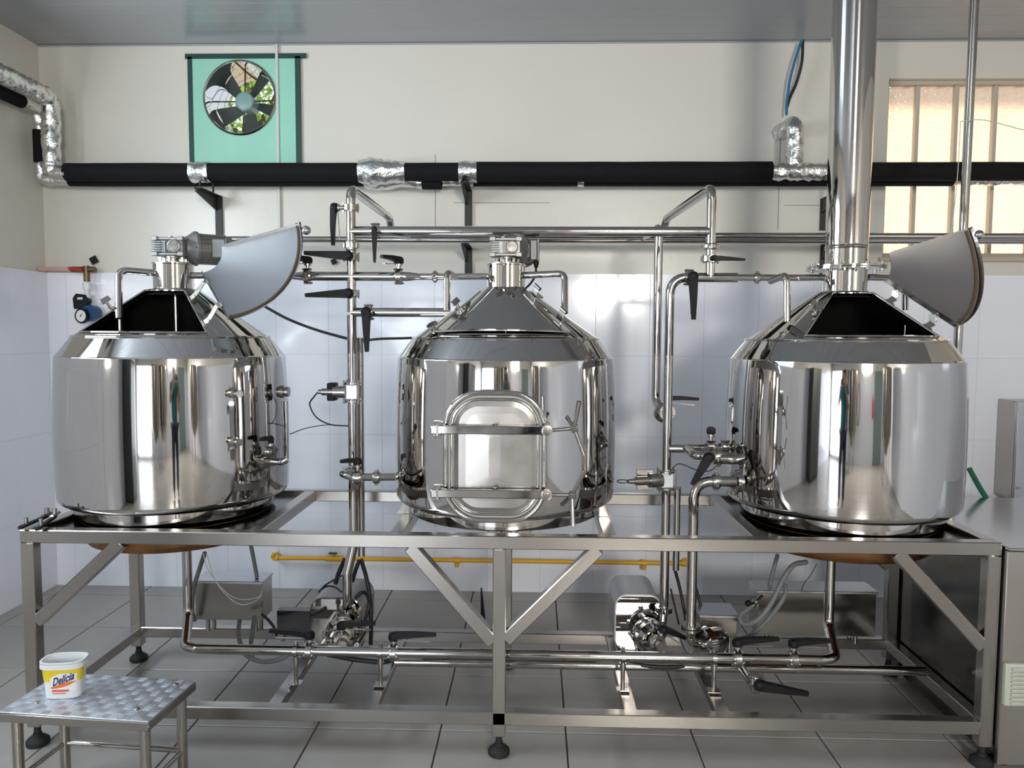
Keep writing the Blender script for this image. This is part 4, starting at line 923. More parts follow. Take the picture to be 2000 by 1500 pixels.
# ================================================================ PUMPS
def pump(px, py, label, covmat, wpx, hpx, flip):
    Y = 3.20; c = at(px, py, Y+.02); t = thing('pump', label, 'pump', (c.x, c.y, .17)); s_ = Y/FPX; w, h = wpx*s_, hpx*s_
    z0 = .185; zc = z0+h/2
    cv = MB(); L_ = [(a, b) for a, b in rr_loop(w/2, h/2, w*.28, 8) if True]
    L_ = [(a, b if b > 0 else max(b, -h/2)) for a, b in L_]
    d0 = .26
    cv.prism([(a, b) for a, b in L_], -d0, (c.x, Y+.03, zc), X, Z); co = obj('motor_cover', cv, covmat, t, angle=50)
    fp = MB(); fp.prism([(a*.94, b*.94) for a, b in rr_loop(w/2, h/2, w*.22, 8)], .006, (c.x, Y+.03, zc), X, Z); obj('front_plate', fp, MIR, t)
    o = V((c.x+.028, Y+.02, zc-.03)); hd = MB(); ax = V((.25, -1, 0)).normalized()
    hd.lathe(o, ax, [(0, .045), (.02, .05), (.024, .066), (.034, .070), (.040, .070), (.044, .062), (.052, .062), (.056, .070), (.066, .070), (.072, .058), (.105, .050), (.11, .03)], 32); obj('pump_head', hd, PIPE, t)
    cr = MB()
    for i in range(5): a = i*2*math.pi/5; u, v, _ = frame_of(ax); q = o+ax*.045+(u*math.cos(a)+v*math.sin(a))*.075; cr.cyl(q-ax*.03, q+ax*.03, .006, 8); cr.cyl(q+ax*.012, q+ax*.03, .010, 6)
    obj('clamp_bolt', cr, FIT, t)
    inl = MB(); e = o+ax*.10; inl.lathe(e, ax, [(0, .024), (.03, .024), (.031, .034), (.048, .034), (.050, .022), (.08, .020)], 24); obj('inlet', inl, FIT, t)
    sup = MB(); sup.box((c.x, Y+.10, .178), (w*.9, .20, .014), None, .002); sup.beam((c.x+.02, Y-.06, .19), (c.x+.02, Y+.04, .19), .05, .012, None, .002); sup.cyl((c.x+.035, Y-.04, .185), (c.x+.035, Y-.04, .25), .010, 10); obj('foot', sup, FIT, t)
    return t, o, ax
t, o, ax = pump(655, 1225, 'left pump with dark mirror motor cover on the frame floor rails', mat('dark_mirror_cover', (.24, .22, .21), .12, 1), 106, 100, 0)
dz = V((at(678, 1190, YM).x, YM-.0, at(678, 1190, YM).z)); obj('outlet_neck', MB().cyl(dz, V((dz.x, o.y-.03, o.z+.04)), .018).lathe(dz, Z, [(-.012, .018), (-.010, .034), (.010, .034), (.012, .02)], 24), PIPE, t)
valve(t, o+ax*.13, ax, Z, V((1, .1, 0)), L=.14, sl=.055)
t, o, ax = pump(1246, 1212, 'right pump with pale grey rounded motor cover on the frame floor rails', mat('grey_satin_cover', (.50, .50, .50), .40, 1), 92, 116, 0)
dz = V((Xr, YM, at(1300, 1190, YM).z)); obj('outlet_neck', MB().cyl(dz, V((dz.x-.01, o.y-.02, o.z+.02)), .018).lathe(dz, Z, [(-.012, .018), (-.010, .036), (.010, .036), (.012, .02)], 24), PIPE, t)
valve(t, o+ax*.13, ax, V((.5, 0, 1)), V((1, .1, -.3)), L=.10, sl=.05)
# third pump, seen end-on behind the return pipe
P0 = V((Xe, Ye, at(1349, 1225, Ye).z)); pu = thing('pump', 'small pump under the bent return pipe, right of the pale grey cover', 'pump', (P0.x, P0.y, .17))
obj('inlet_flange', MB().lathe(P0, Z, [(-.014, .02), (-.012, .038), (-.002, .038), (-.001, .028), (.001, .028), (.002, .038), (.012, .038), (.013, .022)], 24), FIT, pu)
obj('inlet', MB().tube([P0, P0-Z*.06, P0-Z*.09+V((.06, .04, 0))], .017, .03), PIPE, pu)
ph = MB(); ph.lathe(P0+V((.05, .05, -.09)), V((.8, .5, 0)), [(0, .03), (.01, .062), (.04, .066), (.046, .055), (.09, .055), (.12, .045)], 28); obj('pump_head', ph, PIPE, pu)
obj('foot', MB().box(P0+V((.09, .09, -.16)), (.12, .10, .012), None, .002).cyl(P0+V((.09, .09, -.165)), P0+V((.09, .09, -.10)), .012), FIT, pu)

# ---------------------------------------------------------------- enclosures
def enclosure(x0p, x1p, y0p, y1p, Y, dep, label, lid=.012, m=None, name='junction_box'):
    a, b = at(x0p, y1p, Y), at(x1p, y0p, Y); cx, w = (a.x+b.x)/2, abs(b.x-a.x); z0, z1 = a.z, b.z
    t = thing(name, label, 'box', (cx, Y+dep/2, z0))
    obj('body', MB().box((cx, Y+dep/2, (z0+z1)/2), (w, dep, z1-z0), None, .002), m or BRUSH, t)
    if lid: obj('cover', MB().box((cx, Y+dep/2-.006, z1+lid/2), (w+.012, dep+.012, lid), None, .002), LIDM, t)
    ft = MB()
    for sx in (-1, 1):
        for sy in (.25, .75):
            if z0 > .175: ft.cyl((cx+sx*w*.36, Y+dep*sy, .168), (cx+sx*w*.36, Y+dep*sy, z0), .010, 10)
    if ft.v: obj('foot', ft, FIT, t)
    return t, V((cx, Y, z1))
GREYB = mat('burner_box_steel', (.40, .385, .35), .24, 1, var=.08, vscale=6)
enclosure(382, 512, 1140, 1210, 3.38, .13, 'brushed steel burner control box under the left kettle', m=GREYB)
enclosure(1478, 1712, 1160, 1240, 3.36, .13, 'long polished steel burner box under the right kettle', m=mat('long_box_steel', (.46, .45, .42), .12, 1))
enclosure(541, 606, 1194, 1232, 3.30, .05, 'small dark steel junction box behind the left pump', lid=0, m=DARK)
enclosure(1367, 1440, 1206, 1244, 3.16, .14, 'small steel junction box right of the small pump', m=GREYB)

# ---------------------------------------------------------------- hoses, cables, strings
def line(name, pts, r, m, label, cat='hose', n=10, group=None): return tag(obj(name, MB().sweep(smooth_curve([at(*p) for p in pts]), r, n), m), label, cat, group)
line('hose', [(400, 1080, 3.2), (390, 1110, 3.25), (378, 1150, 3.3), (375, 1190, 3.32), (380, 1212, 3.35)], .0095, GREYHOSE, 'grey hose dropping from the left kettle behind its drain pipe')
line('hose', [(490, 1065, 3.44), (495, 1090, 3.44), (502, 1128, 3.42)], .009, GREYHOSE, 'short grey hose above the left burner box')
line('hose', [(468, 1212, 3.30), (466, 1240, 3.18), (478, 1276, 3.04), (510, 1292, 2.99), (545, 1288, 2.97), (572, 1272, 2.98)], .0095, GREYHOSE, 'grey hose looping below the transfer pipe on the left', 'hose')
line('hose', [(497, 1205, 3.30), (493, 1235, 3.2), (490, 1256, 3.12)], .0095, GREYHOSE, 'short grey hose end below the left burner box')
line('hose', [(1575, 1098, 3.15), (1550, 1104, 3.1), (1530, 1130, 3.08), (1505, 1180, 3.06), (1480, 1210, 3.06), (1455, 1220, 3.08), (1445, 1208, 3.1), (1452, 1196, 3.12), (1468, 1184, 3.14)], .0105, GREYHOSE, 'thick grey hose curling from the right kettle to the small elbow')
line('hose', [(1528, 1140, 3.18), (1535, 1150, 3.16), (1526, 1175, 3.14), (1500, 1210, 3.14), (1470, 1238, 3.1), (1455, 1246, 3.05)], .0095, GREYHOSE, 'thinner grey hose hanging behind the thick one under the right kettle')
line('hose', [(1519, 1082, 3.44), (1510, 1115, 3.42), (1502, 1146, 3.42)], .009, GREYHOSE, 'straight grey hose running down to the long burner box')
el = at(1468, 1184, 3.14); tg = thing('hose_tap', 'small metal hose tap with round black knob left of the long burner box', 'tap', el)
obj('body', MB().sweep([el, el+V((.02, .01, .02))], .012, 12).cyl(el+V((.01, 0, .01)), el+V((.05, .03, .035)), .008), FIT, tg); kn = at(1461, 1178, 3.10); obj('knob', MB().cyl(el+V((.012, 0, .012)), kn, .005, 8).ball(kn, .013), BLK, tg)
line('hose', [(1893, 915, 3.62), (1912, 950, 3.56), (1936, 993, 3.47), (1918, 1012, 3.30), (1897, 1030, 3.18)], .012, GREENHOSE, 'green garden hose lying over the cabinet top behind the right kettle')
line('cable', [(440, 570, 3.5), (500, 590, 3.52), (560, 622, 3.50), (620, 645, 3.45), (688, 664, 3.26)], .0065, CABLE, 'black cable sagging from behind the left kettle to the left manifold', 'cable')
line('cable', [(696, 678, 3.28), (706, 668, 3.28), (740, 662, 3.30), (805, 660, 3.36), (860, 655, 3.40)], .0055, CABLE, 'black cable from the left manifold to behind the middle kettle', 'cable')
line('cable', [(674, 1092, 3.27), (662, 1118, 3.28), (655, 1140, 3.28)], .010, CABLE, 'short thick black cable end left of the left manifold foot', 'cable')
line('cable', [(702, 1094, 3.27), (694, 1115, 3.27), (688, 1136, 3.27)], .009, CABLE, 'short thick black cable end right of the left manifold foot', 'cable')
line('cable', [(705, 1092, 3.27), (716, 1130, 3.28), (723, 1170, 3.26), (725, 1220, 3.22), (724, 1258, 3.15)], .009, CABLE, 'black cable hanging straight down right of the left pump', 'cable')
line('cable', [(694, 1168, 3.2), (705, 1158, 3.2), (716, 1160, 3.22), (721, 1180, 3.23), (712, 1215, 3.2)], .008, CABLE, 'black cable arching over the left pump head', 'cable')
line('cable', [(668, 1124, 3.22), (650, 1134, 3.2), (634, 1144, 3.2), (622, 1157, 3.2)], .004, CABLE, 'thin black wire spreading left above the left pump, upper strand', 'cable')
line('cable', [(668, 1157, 3.2), (654, 1147, 3.2), (640, 1145, 3.2), (630, 1150, 3.2)], .004, CABLE, 'thin black wire spreading left above the left pump, lower strand', 'cable')
line('cable', [(1318, 1112, 3.28), (1328, 1150, 3.28), (1336, 1190, 3.26), (1340, 1215, 3.2)], .007, CABLE, 'black cable between the right manifold riser and the return pipe', 'cable')
line('cable', [(1356, 1140, 3.28), (1364, 1165, 3.28), (1371, 1192, 3.26)], .007, CABLE, 'black cable running down to the small junction box', 'cable')
line('cable', [(1310, 1150, 3.2), (1318, 1185, 3.2), (1326, 1220, 3.16)], .004, CABLE, 'thin black wire beside the right pump outlet', 'cable')
line('cable', [(512, 1200, 3.30), (525, 1212, 3.26), (535, 1225, 3.22), (540, 1240, 3.15)], .0065, CABLE, 'black cable at the corner of the left burner box', 'cable')
line('string', [(397, 1080, 3.08), (405, 1110, 3.08), (430, 1145, 3.10), (455, 1166, 3.12), (480, 1171, 3.14), (505, 1166, 3.18), (512, 1155, 3.2)], .0018, STRING, 'pale thin string sagging in front of the left burner box, upper one', 'string', 6)
line('string', [(403, 1080, 3.07), (418, 1128, 3.07), (440, 1160, 3.08), (468, 1180, 3.10), (495, 1176, 3.14), (512, 1162, 3.18)], .0018, STRING, 'pale thin string sagging in front of the left burner box, lower one', 'string', 6)
line('string', [(1595, 1102, 3.1), (1582, 1125, 3.15), (1570, 1140, 3.2), (1565, 1155, 3.3)], .0015, CABLE, 'thin dark wire above the long burner box', 'wire', 6)
line('string', [(2440, 330, 3.7), (2200, 296, 3.65), (2010, 256, 3.6), (1970, 246, 3.55), (1930, 236, 3.50), (1905, 234, 3.48), (1876, 237, 3.44)], .0020, STRING, 'pale thin cord reaching the pole from the right edge', 'string', 6)
line('string', [(1876, 237, 3.44), (1873, 300, 3.44), (1867, 380, 3.44), (1856, 465, 3.40)], .0016, STRING, 'pale thin cord hanging down beside the pole to the open lid', 'string', 6)
line('electric_wire', [(1566, 78, 4.42), (1552, 120, 4.42), (1542, 160, 4.43), (1537, 200, 4.44), (1536, 224, 4.43)], .0075, BLUEC, 'blue electric wire hanging from the ceiling to the foil elbow', 'wire', 8, 'wires from the ceiling')
line('electric_wire', [(1568, 78, 4.43), (1566, 120, 4.43), (1556, 160, 4.44), (1543, 190, 4.44), (1536, 212, 4.44)], .0085, CABLE, 'black electric wire hanging from the ceiling beside the blue one', 'wire', 8, 'wires from the ceiling')
vh = at(942, 1180, 3.5)
tv = MB(); q0, q1 = at(940, 1148, 3.30), at(944, 1220, 3.30)
tag(obj('valve_lever', MB().cyl(q1, q0, .012, 8, .003), BLK), 'upright black lever standing left of the middle frame leg', 'lever')

# ================================================================ GAS PIPE
YG = 4.42; zg = at(900, 1092, YG).z
gp = thing('gas_pipe', 'thin yellow gas pipe running low along the white tiled wall', 'pipe', (0, YG, zg))
g0, g1_ = at(538, 1086, YG), at(1338, 1104, YG); zg = (g0.z+g1_.z)/2
obj('tube', MB().cyl(V((g0.x, YG, zg)), V((g1_.x, YG, zg)), .0125), YEL, gp)
obj('end_elbow', MB().tube([V((g0.x+.02, YG, zg)), V((g0.x-.01, YG, zg)), V((g0.x-.01, YG+.06, zg))], .018, .02).cyl(V((g0.x-.01, YG-.02, zg+.012)), V((g0.x-.01, YG+.0, zg+.022)), .012, 8), YEL, gp)
obj('end_elbow', MB().tube([V((g1_.x-.02, YG, zg)), V((g1_.x+.01, YG, zg)), V((g1_.x+.01, YG+.06, zg))], .018, .02), YEL, gp)
for px in (641, 665, 708): obj('pipe_collar', MB().cyl(V((at(px, 1090, YG).x-.012, YG, zg)), V((at(px, 1090, YG).x+.012, YG, zg)), .018, 12), YEL, gp)
vx = at(653, 1090, YG).x; gv = obj('shutoff_valve', MB().cyl((vx-.03, YG, zg), (vx+.03, YG, zg), .020, 8).cyl((vx, YG-.01, zg), (vx, YG-.01, zg+.03), .008, 10), YEL, gp); obj('handle', MB().beam((vx-.03, YG-.01, zg+.034), (vx+.02, YG-.01, zg+.034), .02, .01, None, .003), BLUE, gv)
for px in (893, 1258): x_ = at(px, 1100, YG).x; obj('wall_clip', MB().cyl((x_, YG, zg), (x_, YG, zg-.04), .011, 10).cyl((x_-.014, YG, zg), (x_+.014, YG, zg), .018, 12).cyl((x_, YG, zg-.03), (x_, YB-.01, zg-.03), .008, 8), YEL, gp)

# ================================================================ TAP AND METER AT LEFT
YT = 4.43
wt = thing('wall_tap', 'old brass wall tap with red lever and pink pipe left of the left kettle', 'tap', at(172, 530, YT))
zt_ = at(120, 526, YT).z
obj('tube', MB().cyl(V((at(76, 526, YT).x, YT, zt_)), V((at(140, 526, YT).x, YT, zt_)), .012), mat('pink_plastic_pipe', (.60, .38, .34), .5), wt)
obj('tap_body', MB().cyl(V((at(140, 526, YT).x, YT, zt_)), V((at(186, 526, YT).x, YT, zt_)), .016).cyl(V((at(169, 526, YT).x, YT, zt_+.02)), V((at(169, 526, YT).x, YT, zt_-.07)), .017).cyl(V((at(150, 526, YT).x, YT, zt_)), V((at(150, 526, YT).x, YB-.01, zt_)), .012), BRASS, wt)
obj('lever', MB().beam(at(134, 524, YT-.02), at(162, 527, YT-.02), .024, .018, None, .005), RED, wt)
obj('white_fitting', MB().cyl(at(170, 552, YT), at(170, 566, YT), .024).cyl(at(170, 566, YT), at(171, 590, YT), .014).cyl(at(170, 578, YT), at(170, 581, YT), .020), WHITE, wt)
fm = thing('flow_meter', 'black and blue handheld flow meter with round dial under the wall tap', 'meter', at(168, 600, YT))
ho = at(162, 592, YT); lo = [(q[0]*1.35, q[1]*1.35) for q in [(-.030, -.025), (.015, -.030), (.035, .01), (.022, .035), (-.020, .040), (-.034, .02)]]
obj('nozzle_body', MB().prism(lo, .035, ho+V((0, .01, 0)), X, Z).cyl(ho+V((0, 0, .03)), at(171, 586, YT), .014), BLK, fm)
obj('label_plate', MB().box(ho+V((0, -.028, .026)), (.030, .003, .012)), WHITE, fm, smooth=False)
bo = at(178, 612, YT-.01); obj('meter_body', MB().lathe(bo+V((.01, .03, 0)), V((-.25, -1, 0)), [(0, .045), (.05, .050), (.06, .046), (.062, .04)], 28), BLUE, fm)
dc = at(160, 617, YT-.05); obj('dial', MB().cyl(dc+V((.0, .012, 0)), dc+V((-.003, -.004, 0)), .043, 28), BLK, fm); obj('dial_face', MB().cyl(dc+V((-.003, -.004, 0)), dc+V((-.0035, -.006, 0)), .034, 28), DIAL, fm)
obj('needle', MB().beam(dc+V((-.004, -.008, 0)), dc+V((.010, -.008, .016)), .002, .003, Yv, 0).cyl(dc+V((-.0035, -.009, 0)), dc+V((-.0035, -.006, 0)), .004, 10), BLK, fm, smooth=False)

# ================================================================ CABINET (right), wall box
cbx0 = xR+tq/2+.004; cb = thing('control_cabinet', 'large brushed steel cabinet at the right end of the frame', 'cabinet', (2.15, 3.08, 0))
cz1 = .80
obj('front_panel', MB().box(((cbx0+2.65)/2, FY0-.012, cz1/2+.01), (2.65-cbx0, .020, cz1-.03), None, .002), mat('cabinet_front_steel', (.50, .47, .43), .36, 1, var=.08, vscale=3, rvar=.05), cb)
obj('side_panel', MB().box((cbx0+.008, (FY0+3.50)/2, cz1/2+.01), (.012, 3.50-FY0-.01, cz1-.03), None, .001), DARK, cb)
obj('body', MB().box(((cbx0+2.65)/2+.02, (FY0+3.50)/2, cz1/2+.01), (2.60-cbx0, 3.46-FY0, cz1-.05), None, .002), DARK, cb)
obj('top_panel', MB().box(((cbx0+2.66)/2, (FY0+3.50)/2-.01, cz1+.004), (2.66-cbx0, 3.52-FY0+.02, .010), None, .002), mat('cabinet_top_steel', (.52, .52, .52), .15, 1), cb)
vx0 = at(1959, 1340, FY0-.03); vn = obj('vent_grille', MB().box((vx0.x+.075, FY0-.032, .325), (.15, .022, .150), None, .004), VENT, cb)
for i in range(9): obj('louvre', MB().beam((vx0.x+.018, FY0-.048, .264+.0152*i), (vx0.x+.14, FY0-.048, .264+.0152*i), .008, .008, None, .002), VENT, vn)
for (x, y) in ((cbx0+.05, 2.74), (2.55, 2.74), (cbx0+.05, 3.4), (2.55, 3.4)): obj('foot', MB().cyl((x, y, 0), (x, y, .03), .022), RUB, cb)
wbx = thing('wall_control_box', 'stainless control box mounted on the wall at the right edge', 'box', (2.80, 4.42, .9))
bx0 = 2.665; obj('body', MB().box((bx0+.20, 4.40, .905), (.40, .17, .55), None, .004), BRUSH, wbx); obj('door', MB().box((bx0+.20, 4.308, .905), (.40, .014, .55), None, .003), LIDM, wbx)
obj('lock', MB().cyl((bx0+.022, 4.295, .70), (bx0+.022, 4.303, .70), .010), FIT, wbx)

# ================================================================ STOOL
A_, B_, D_ = atz(290, 1412, .352), atz(382, 1331, .352), atz(0, 1393, .352)
ux = (A_-D_).normalized(); uy = (B_-A_).normalized(); uy = (uy-ux*uy.dot(ux)).normalized(); SW, SD = .50, (B_-A_).length
so_ = A_-ux*SW; SC = A_-ux*SW/2+uy*SD/2
st = thing('step_stool', 'low steel step stool with a checker plate top in the left foreground', 'stool', (SC.x, SC.y, 0))
RM = Matrix((ux, uy, Z)).transposed(); th_ = .028
obj('apron', MB().box(SC+V((0, 0, -th_/2-.001)), (SW, SD, th_), RM, .002), BRUSH, st)
tp = obj('checker_plate', MB().box(SC+V((0, 0, .002)), (SW-.001, SD-.001, .004), RM, .001), PLATE, st)
cl = MB(); nx, ny = 15, 9
for i in range(nx):
    for j in range(ny):
        c = SC+ux*(-SW/2+SW*(i+.5)/nx)+uy*(-SD/2+SD*(j+.5)/ny)+V((0, 0, .0045)); al = (i+j) % 2
        for k in range(5):
            off = (k-2)*.0052; dx_, dy_ = (ux, uy) if al else (uy, ux)
            p = c+dy_*off; cl.beam(p-dx_*.0105, p+dx_*.0105, .0022, .0016, None, 0)
obj('raised_tread', cl, PLATE, st, kind='stuff', smooth=False)
for (a, b) in ((.16, .24), (.84, .24), (.9, .86), (.12, .86)):
    c = so_+ux*SW*a+uy*SD*b; obj('screw', MB().lathe(V((c.x, c.y, .356)), Z, [(0, .009), (.003, .009), (.005, .006), (.005, 0)], 12), FIT, st)
lg = {}
for (i, j) in ((0, 0), (1, 0), (1, 1), (0, 1)):
    c = so_+ux*(.035+i*(SW-.07))+uy*(.035+j*(SD-.07)); sp = V((0, 0, 0)); lg[(i, j)] = c
    obj('leg', MB().cyl(V((c.x, c.y, .001)), V((c.x, c.y, .325)), .0165), BRUSH, st)
for a, b in (((0, 0), (1, 0)), ((1, 0), (1, 1)), ((1, 1), (0, 1)), ((0, 1), (0, 0))):
    p, q = lg[a], lg[b]; obj('stretcher', MB().cyl(V((p.x, p.y, .125)), V((q.x, q.y, .125)), .009), PIPE, st)

# tub with lettering
tc_ = atz(120, 1366, .356); tb_ = thing('margarine_tub', 'empty white and yellow margarine tub standing on the checker plate stool', 'tub', (tc_.x-.005, tc_.y+.03, .3565))
TO = V((tc_.x-.005, tc_.y+.03, .3565)); TH = .121
rx = Matrix.Rotation(R_(7), 3, 'Z')
def tub_loop(w, d, z, n=48):
    out = []
    for i in range(n):
        a = 2*math.pi*i/n; c, s_ = math.cos(a), math.sin(a); e = .62
        out.append(TO+rx @ V((w*math.copysign(abs(c)**e, c), d*math.copysign(abs(s_)**e, s_), z)))
    return out
def loops_mesh(mb, lps, close=True):
    n = len(lps[0]); vs = [p for l in lps for p in l]; fs = []
    for k in range(len(lps)-1):
        for i in range(n): j = (i+1) % n; fs.append((k*n+i, k*n+j, (k+1)*n+j, (k+1)*n+i))
    mb.add(vs, fs)
W0, W1, D0, D1 = .054, .064, .032, .041
mb = MB(); lp = [tub_loop(.001, .001, .001), tub_loop(W0-.004, D0-.004, .0), tub_loop(W0, D0, .003)]+[tub_loop(W0+(W1-W0)*t, D0+(D1-D0)*t, .003+(TH-.003)*t) for t in (.2, .4, .6, .8, 1)]
lp += [tub_loop(W1+.004, D1+.004, TH), tub_loop(W1+.004, D1+.004, TH+.004), tub_loop(W1-.001, D1-.001, TH+.004), tub_loop(W0-.002, D0-.002, .006), tub_loop(.001, .001, .006)]
loops_mesh(mb, lp); obj('cup', mb, mat('white_tub', (.78, .80, .82), .35), tb_, angle=50)
rimb = MB(); loops_mesh(rimb, [tub_loop(W1+.002, D1+.002, TH-.020), tub_loop(W1+.0045, D1+.0045, TH-.018), tub_loop(W1+.0045, D1+.0045, TH-.001)]); obj('rim_band', rimb, mat('white_tub', (.78, .80, .82), .35), tb_)
def band_t(z0, z1, off, frac, m_, name):
    mb = MB(); n = 96; A = []; 
    for z in (z0, (z0+z1)/2, z1):
        t = (z-.003)/(TH-.003); l = tub_loop(W0+(W1-W0)*t+off, D0+(D1-D0)*t+off, z, n); A.append([l[k % n] for k in range(int(n*.5), int(n*1.0)+1)])
    vs = [p for l in A for p in l]; k_ = len(A[0]); fs = [(r*k_+i, r*k_+i+1, (r+1)*k_+i+1, (r+1)*k_+i) for r in range(2) for i in range(k_-1)]
    mb.add(vs, fs); return obj(name, mb, m_, tb_)
band_t(.060, .108, .0006, 1, mat('label_yellow', (.80, .62, .02), .4), 'yellow_band')
# curved patches on the front, mapped (u across -1..1, v height) -> point
def front(u, z, off):
    t = (z-.003)/(TH-.003); w, d = W0+(W1-W0)*t+off, D0+(D1-D0)*t+off; x = u*w*.86; q = max(0, 1-(abs(x)/w)**(2/.62)) ** (.62/2)
    return TO+rx @ V((x, -d*q, z))
def patch(fn_lo, fn_hi, u0, u1, off, m_, name, n=24):
    mb = MB(); vs = []
    for i in range(n+1): u = u0+(u1-u0)*i/n; vs += [front(u, fn_lo(u), off), front(u, (fn_lo(u)+fn_hi(u))/2, off), front(u, fn_hi(u), off)]
    fs = [(3*i+k, 3*i+3+k, 3*i+4+k, 3*i+1+k) for i in range(n) for k in range(2)]; mb.add(vs, fs); return obj(name, mb, m_, tb_)
patch(lambda u: .030+.010*u*0, lambda u: .070+.024*(u+.3)*.8+.012*math.sin((u+.8)*2.2), -.55, .98, .0011, mat('label_white', (.85, .85, .83), .4), 'white_panel')
patch(lambda u: .040+.010*(u+.2)**2+.006*u, lambda u: .0465+.010*(u+.2)+.014*max(0, u+.3)*(1.1-u)*.9, -.55, .96, .0016, mat('label_orange', (.80, .20, .02), .4), 'orange_swoosh')
patch(lambda u: .027, lambda u: .034, -.50, .55, .0015, mat('label_red', (.70, .12, .08), .45), 'red_text_line'); patch(lambda u: .0195, lambda u: .0225, -.50, .35, .0015, mat('label_red', (.70, .12, .08), .45), 'red_text_line')
tx = bpy.data.curves.new('lettering', 'FONT'); tx.body = 'Delícia'; tx.size = .040; tx.shear = .35; tx.offset = .0010; tx.align_x = 'CENTER'; tx.extrude = 0; tx.resolution_u = 3
to_ = bpy.data.objects.new('lettering', tx); COL.objects.link(to_)
dg = bpy.context.evaluated_depsgraph_get(); me_t = bpy.data.meshes.new_from_object(to_.evaluated_get(dg)); bpy.data.objects.remove(to_)
xsv = [v.co.x for v in me_t.vertices]; xm, xw = (max(xsv)+min(xsv))/2, (max(xsv)-min(xsv))/2
mb = MB(); mb.v = [tuple(front(.22+.62*(v.co.x-xm)/xw, .0575+v.co.y*.92+.011*(v.co.x-xm)/xw, .0024)) for v in me_t.vertices]; mb.f = [tuple(p.vertices) for p in me_t.polygons]; mb.mi = [0]*len(mb.f)
obj('lettering', mb, mat('label_navy', (.01, .02, .15), .4), tb_, smooth=False)
bpy.data.meshes.remove(me_t)

# ================================================================ BEHIND THE CAMERA (seen only in the mirror steel)
for i, (x, y) in enumerate(((-.80, -3.0), (-.02, -3.25), (2.95, -2.0))):
    t = thing('fermenter', ['tall steel fermenter beside the rear doorway behind the photographer', 'tall steel fermenter in the middle of the rear wall', 'tall steel fermenter by the right wall'][i], 'tank', (x, y, 0), 'fermenters behind the photographer')
    obj('shell', MB().lathe((x, y, 0), Z, [(.45, .05), (.75, .36), (2.05, .36), (2.12, .30), (2.16, .05)], 40), mat('fermenter_steel', (.34, .30, .25), .2, 1), t)
    for a in (45, 135, 225, 315): a = R_(a); c = V((x+.30*math.cos(a), y+.30*math.sin(a), 0)); obj('leg', MB().cyl(c, c+Z*.80, .02, 12), BRUSH, t)
rk = thing('electrical_cabinet', 'tall dark grey electrical cabinet against the left wall beside the photographer', 'cabinet', (-2.62, -.75, 0))  # unseen cabinet added to keep doorway light off the left wall
obj('body', MB().box((-2.62, -.75, 1.03), (.50, .95, 1.98), None, .006), mat('dark_grey_enamel', (.05, .055, .055), .4), rk)
for sy in (-1, 1): obj('door', MB().box((-2.362, -.75+sy*.235, 1.03), (.016, .46, 1.90), None, .004), mat('dark_grey_enamel', (.05, .055, .055), .4), rk)
obj('plinth', MB().box((-2.62, -.75, .02), (.46, .90, .04), None, .002), BLK, rk)
br_ = thing('brewing_hose', 'dark brown hose hanging on the rear wall left of the window', 'hose', (.45, YR+.06, 1.2))
obj('coil', MB().sweep([(.45+.13*math.cos(t), YR+.07, 1.25+.42*math.sin(t)) for t in np.linspace(0, 12.6, 64)], .022, 8), mat('brown_hose', (.07, .04, .025), .5), br_)
fe = thing('fire_extinguisher', 'red fire extinguisher on the rear wall right of the window', 'extinguisher', (2.0, YR+.1, 1.1)); obj('cylinder', MB().lathe((2.0, YR+.1, .95), Z, [(0, .05), (.02, .07), (.36, .07), (.42, .03), (.44, .02)], 24), RED, fe); obj('valve', MB().cyl((2.0, YR+.1, 1.38), (2.0, YR+.1, 1.43), .02).beam((2.0, YR+.1, 1.43), (2.0, YR+.2, 1.45), .02, .01), BLK, fe)
# photographer
ps = thing('person', 'person in teal shirt and dark trousers holding a phone up to take the picture', 'person', (.04, -.42, 0))
def skinmesh(name, verts, edges, radii, m_, sub=2, root=0):
    me = bpy.data.meshes.new(name); me.from_pydata(verts, edges, []); o = bpy.data.objects.new(name, me); COL.objects.link(o)
    md = o.modifiers.new('s', 'SKIN'); ly = me.skin_vertices[0].data if me.skin_vertices else None
    if ly is None:
        bpy.context.view_layer.update(); ly = me.skin_vertices[0].data
    for i, r in enumerate(radii): ly[i].radius = (r, r) if not isinstance(r, tuple) else r
    ly[root].use_root = True
    sb = o.modifiers.new('u', 'SUBSURF'); sb.levels = sub; sb.render_levels = sub
    dg = bpy.context.evaluated_depsgraph_get(); dg.update(); m2 = bpy.data.meshes.new_from_object(o.evaluated_get(dg)); bpy.data.objects.remove(o)
    mb = MB(); mb.v = [tuple(v.co) for v in m2.vertices]; mb.f = [tuple(p.vertices) for p in m2.polygons]; mb.mi = [0]*len(mb.f); bpy.data.meshes.remove(m2)
    return mb
PX, PYY = .03, -.42
def B3(x, y, z): return (PX+x, PYY+y, z)
body_v = [B3(0, 0, .95), B3(0, 0, 1.15), B3(0, 0, 1.35), B3(0, .0, 1.47), B3(0, .02, 1.54), B3(0, .03, 1.60), B3(0, .04, 1.70), B3(0, .03, 1.765),
          B3(-.17, 0, 1.42), B3(-.30, .12, 1.24), B3(-.12, .31, 1.47), B3(-.085, .355, 1.50), B3(.17, 0, 1.42), B3(.30, .12, 1.24), B3(.12, .31, 1.47), B3(.085, .355, 1.50),
          B3(-.10, 0, .90), B3(-.12, .02, .50), B3(-.12, -.02, .09), B3(-.13, .12, .04), B3(.10, 0, .90), B3(.12, .02, .50), B3(.12, -.02, .09), B3(.13, .12, .04)]
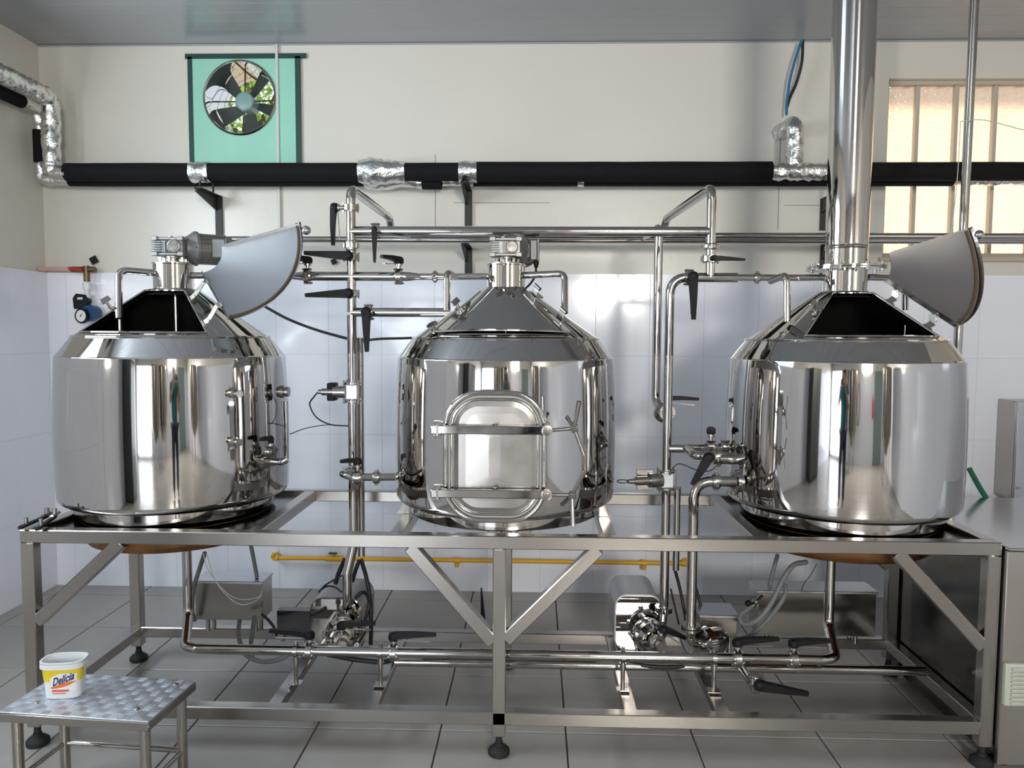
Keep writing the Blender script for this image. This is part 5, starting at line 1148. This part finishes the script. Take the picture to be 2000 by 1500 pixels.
body_e = [(0, 1), (1, 2), (2, 3), (3, 4), (4, 5), (5, 6), (6, 7), (3, 8), (8, 9), (9, 10), (10, 11), (3, 12), (12, 13), (13, 14), (14, 15), (0, 16), (16, 17), (17, 18), (18, 19), (0, 20), (20, 21), (21, 22), (22, 23)]
body_r = [.14, .13, (.15, .11), .11, .05, .06, .085, .05, .065, .045, .028, .03, .065, .045, .028, .03, .09, .06, .042, .035, .09, .06, .042, .035]
bd = obj('body', skinmesh('body', body_v, body_e, body_r, SKIN), SKIN, ps, angle=180)
shirt_v = [B3(0, 0, .90), B3(0, 0, 1.15), B3(0, 0, 1.35), B3(0, 0, 1.46), B3(-.17, 0, 1.42), B3(-.235, .06, 1.33), B3(.17, 0, 1.42), B3(.235, .06, 1.33)]
obj('shirt', skinmesh('shirt', shirt_v, [(0, 1), (1, 2), (2, 3), (3, 4), (4, 5), (3, 6), (6, 7)], [.175, .165, (.20, .14), .135, .095, .078, .095, .078], TEAL), TEAL, ps, angle=180)
tr_v = [B3(0, 0, .96), B3(-.10, 0, .88), B3(-.12, .02, .50), B3(-.12, -.02, .08), B3(.10, 0, .88), B3(.12, .02, .50), B3(.12, -.02, .08)]
obj('trousers', skinmesh('tr', tr_v, [(0, 1), (1, 2), (2, 3), (0, 4), (4, 5), (5, 6)], [.16, .11, .08, .065, .11, .08, .065], TROU), TROU, ps, angle=180)
obj('hair', MB().ball(B3(0, .015, 1.715), .105, 20, 12, (.88, 1, .95)), HAIR, ps)
fc = MB(); fc.ball(B3(0, .145, 1.665), .014, 8, 6); fc.ball(B3(-.035, .125, 1.695), .011, 8, 6); fc.ball(B3(.035, .125, 1.695), .011, 8, 6); obj('face', fc, SKIN, ps)
for sx in (-1, 1):
    hd = MB(); o = V(B3(sx*.085, .365, 1.505))
    for k in range(4): b = o+V((-sx*.012, .005, .035-.022*k)); hd.sweep([b, b+V((-sx*.02, .028, 0)), b+V((-sx*(.045-.004*k), .030, 0))], [.0095, .0085, .007], 8)
    hd.sweep([o+V((0, -.01, .0)), o+V((-sx*.02, -.018, .03)), o+V((-sx*.035, -.016, .05))], [.011, .010, .008], 8); hd.ball(o, .038, 12, 8, (.45, .7, 1.1)); obj('hand', hd, SKIN, ps)
ph_ = obj('smartphone', MB().box((.0+PX-.02, -.035, 1.525), (.150, .009, .075), None, .004), BLK); tag(ph_, 'black smartphone held up sideways in the person\'s two hands', 'phone')
